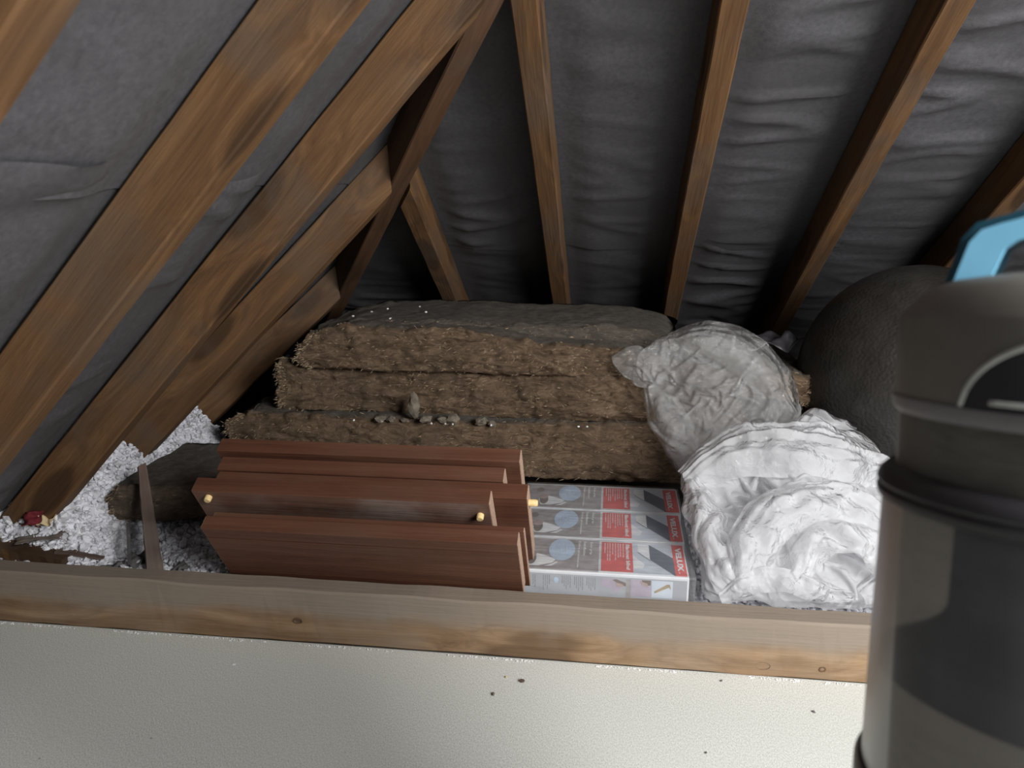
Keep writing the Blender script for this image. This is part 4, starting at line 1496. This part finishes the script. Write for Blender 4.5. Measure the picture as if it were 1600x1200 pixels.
rag('felt_scrap', (-0.935, 1.355, fill_h(-0.935, 1.355) + 0.008), 0.05, 0.035, 0.016, M['scrap'], 'grey felt scrap touching the beam right of the lath', 'scrap', 17.0, 1.2)
rag('insulation_scrap', (0.44, 2.12, 0.452), 0.16, 0.10, 0.05, M['vac_dark'], 'dark grey scrap of fabric behind the plastic on the wool pile', 'scrap', 21.0, 0.3)

rock('rubble_chunk', (-0.53, 1.905, 0.283), (0.036, 0.026, 0.072), M['rubble'], 'upright chunk of broken mortar standing on the ledge in the wool pile', 'rubble', None, 3)
RB = [(-0.50, 0.030), (-0.455, 0.026), (-0.425, 0.034), (-0.63, 0.030), (-0.60, 0.022), (-0.345, 0.028), (-0.315, 0.020), (-0.56, 0.018)]
for i, (x, sz) in enumerate(RB):
    rock('rubble_chunk', (x, 1.902 + 0.004 * (i % 3), b3z(x) + b3t(x) - 0.004), (sz * 1.25, sz, sz * 0.7), M['rubble'],
         'small lump of mortar rubble on the ledge between the lower two wool batts', 'rubble', 'mortar rubble on the wool ledge', 20 + i)
CR = [(-0.44, 1.888, 0.29), (-0.314, 1.888, 0.292), (-0.42, 1.888, 0.289), (-0.48, 1.89, 0.287), (-0.077, 1.88, 0.289), (-0.054, 1.88, 0.288), (-0.62, 1.89, 0.29), (-0.70, 1.89, 0.288),
      (-0.535, 2.10, 0.545), (-0.666, 2.15, 0.545), (-0.70, 2.10, 0.545), (-0.62, 2.02, 0.54), (-0.58, 2.2, 0.545), (-0.74, 2.05, 0.54)]
for i, (x, y, z) in enumerate(CR):
    if y < 2: z = b3z(x) + b3t(x)
    rock('polystyrene_crumb', (x, y, z), (0.0075, 0.006, 0.005), M['crumb'],
         'tiny white crumb lying on the brown wool pile', 'crumb', 'white crumbs on the wool pile', 50 + i)
SP = [(-0.722, 1.186, 0.008, 'crumb', 'pale speck on the chipboard at the left, below the front board'), (-0.198, 1.157, 0.008, 'rubble', 'brown grain on the chipboard, lowest of the three near the middle'),
      (-0.148, 1.199, 0.010, 'lath', 'square dark wood chip on the chipboard near the middle'), (-0.181, 1.208, 0.006, 'foam', 'small reddish wood chip left of the square chip'),
      (0.376, 1.178, 0.007, 'scrap', 'dark grey grit on the chipboard near the vacuum cleaner'), (0.225, 1.245, 0.006, 'scrap', 'dark grit on the chipboard close to the beam'),
      (0.175, 1.055, 0.005, 'scrap', 'dark speck on the chipboard at the bottom right')]
for i, (x, y, s_, m_, lb) in enumerate(SP):
    rock('floor_chip', (x, y, 0.0), (s_, s_ * 0.8, s_ * 0.5), M[m_], lb, 'debris', None, 80 + i)
# pale torn fibres along the chipboard edge at the foot of the beam
random.seed(9)
mb = MB()
for k in range(1100):
    x = random.uniform(-1.7, 1.2)
    if noise.noise(Vector((x * 7, 0, 0))) < -0.12: continue
    V_, F_ = lump(random.uniform(0.0006, 0.0016))
    y = JY - 0.004 - abs(random.gauss(0, 0.0025))
    mb.add([(v_.x * 1.8 + x, v_.y + y, v_.z + 0.001) for v_ in V_], F_)
so = obj('sawdust_line', mb.mesh('sawdust'), M['crumb'])
tag(so, 'line of pale sawdust crumbs at the foot of the beam', 'sawdust', None, 'stuff')
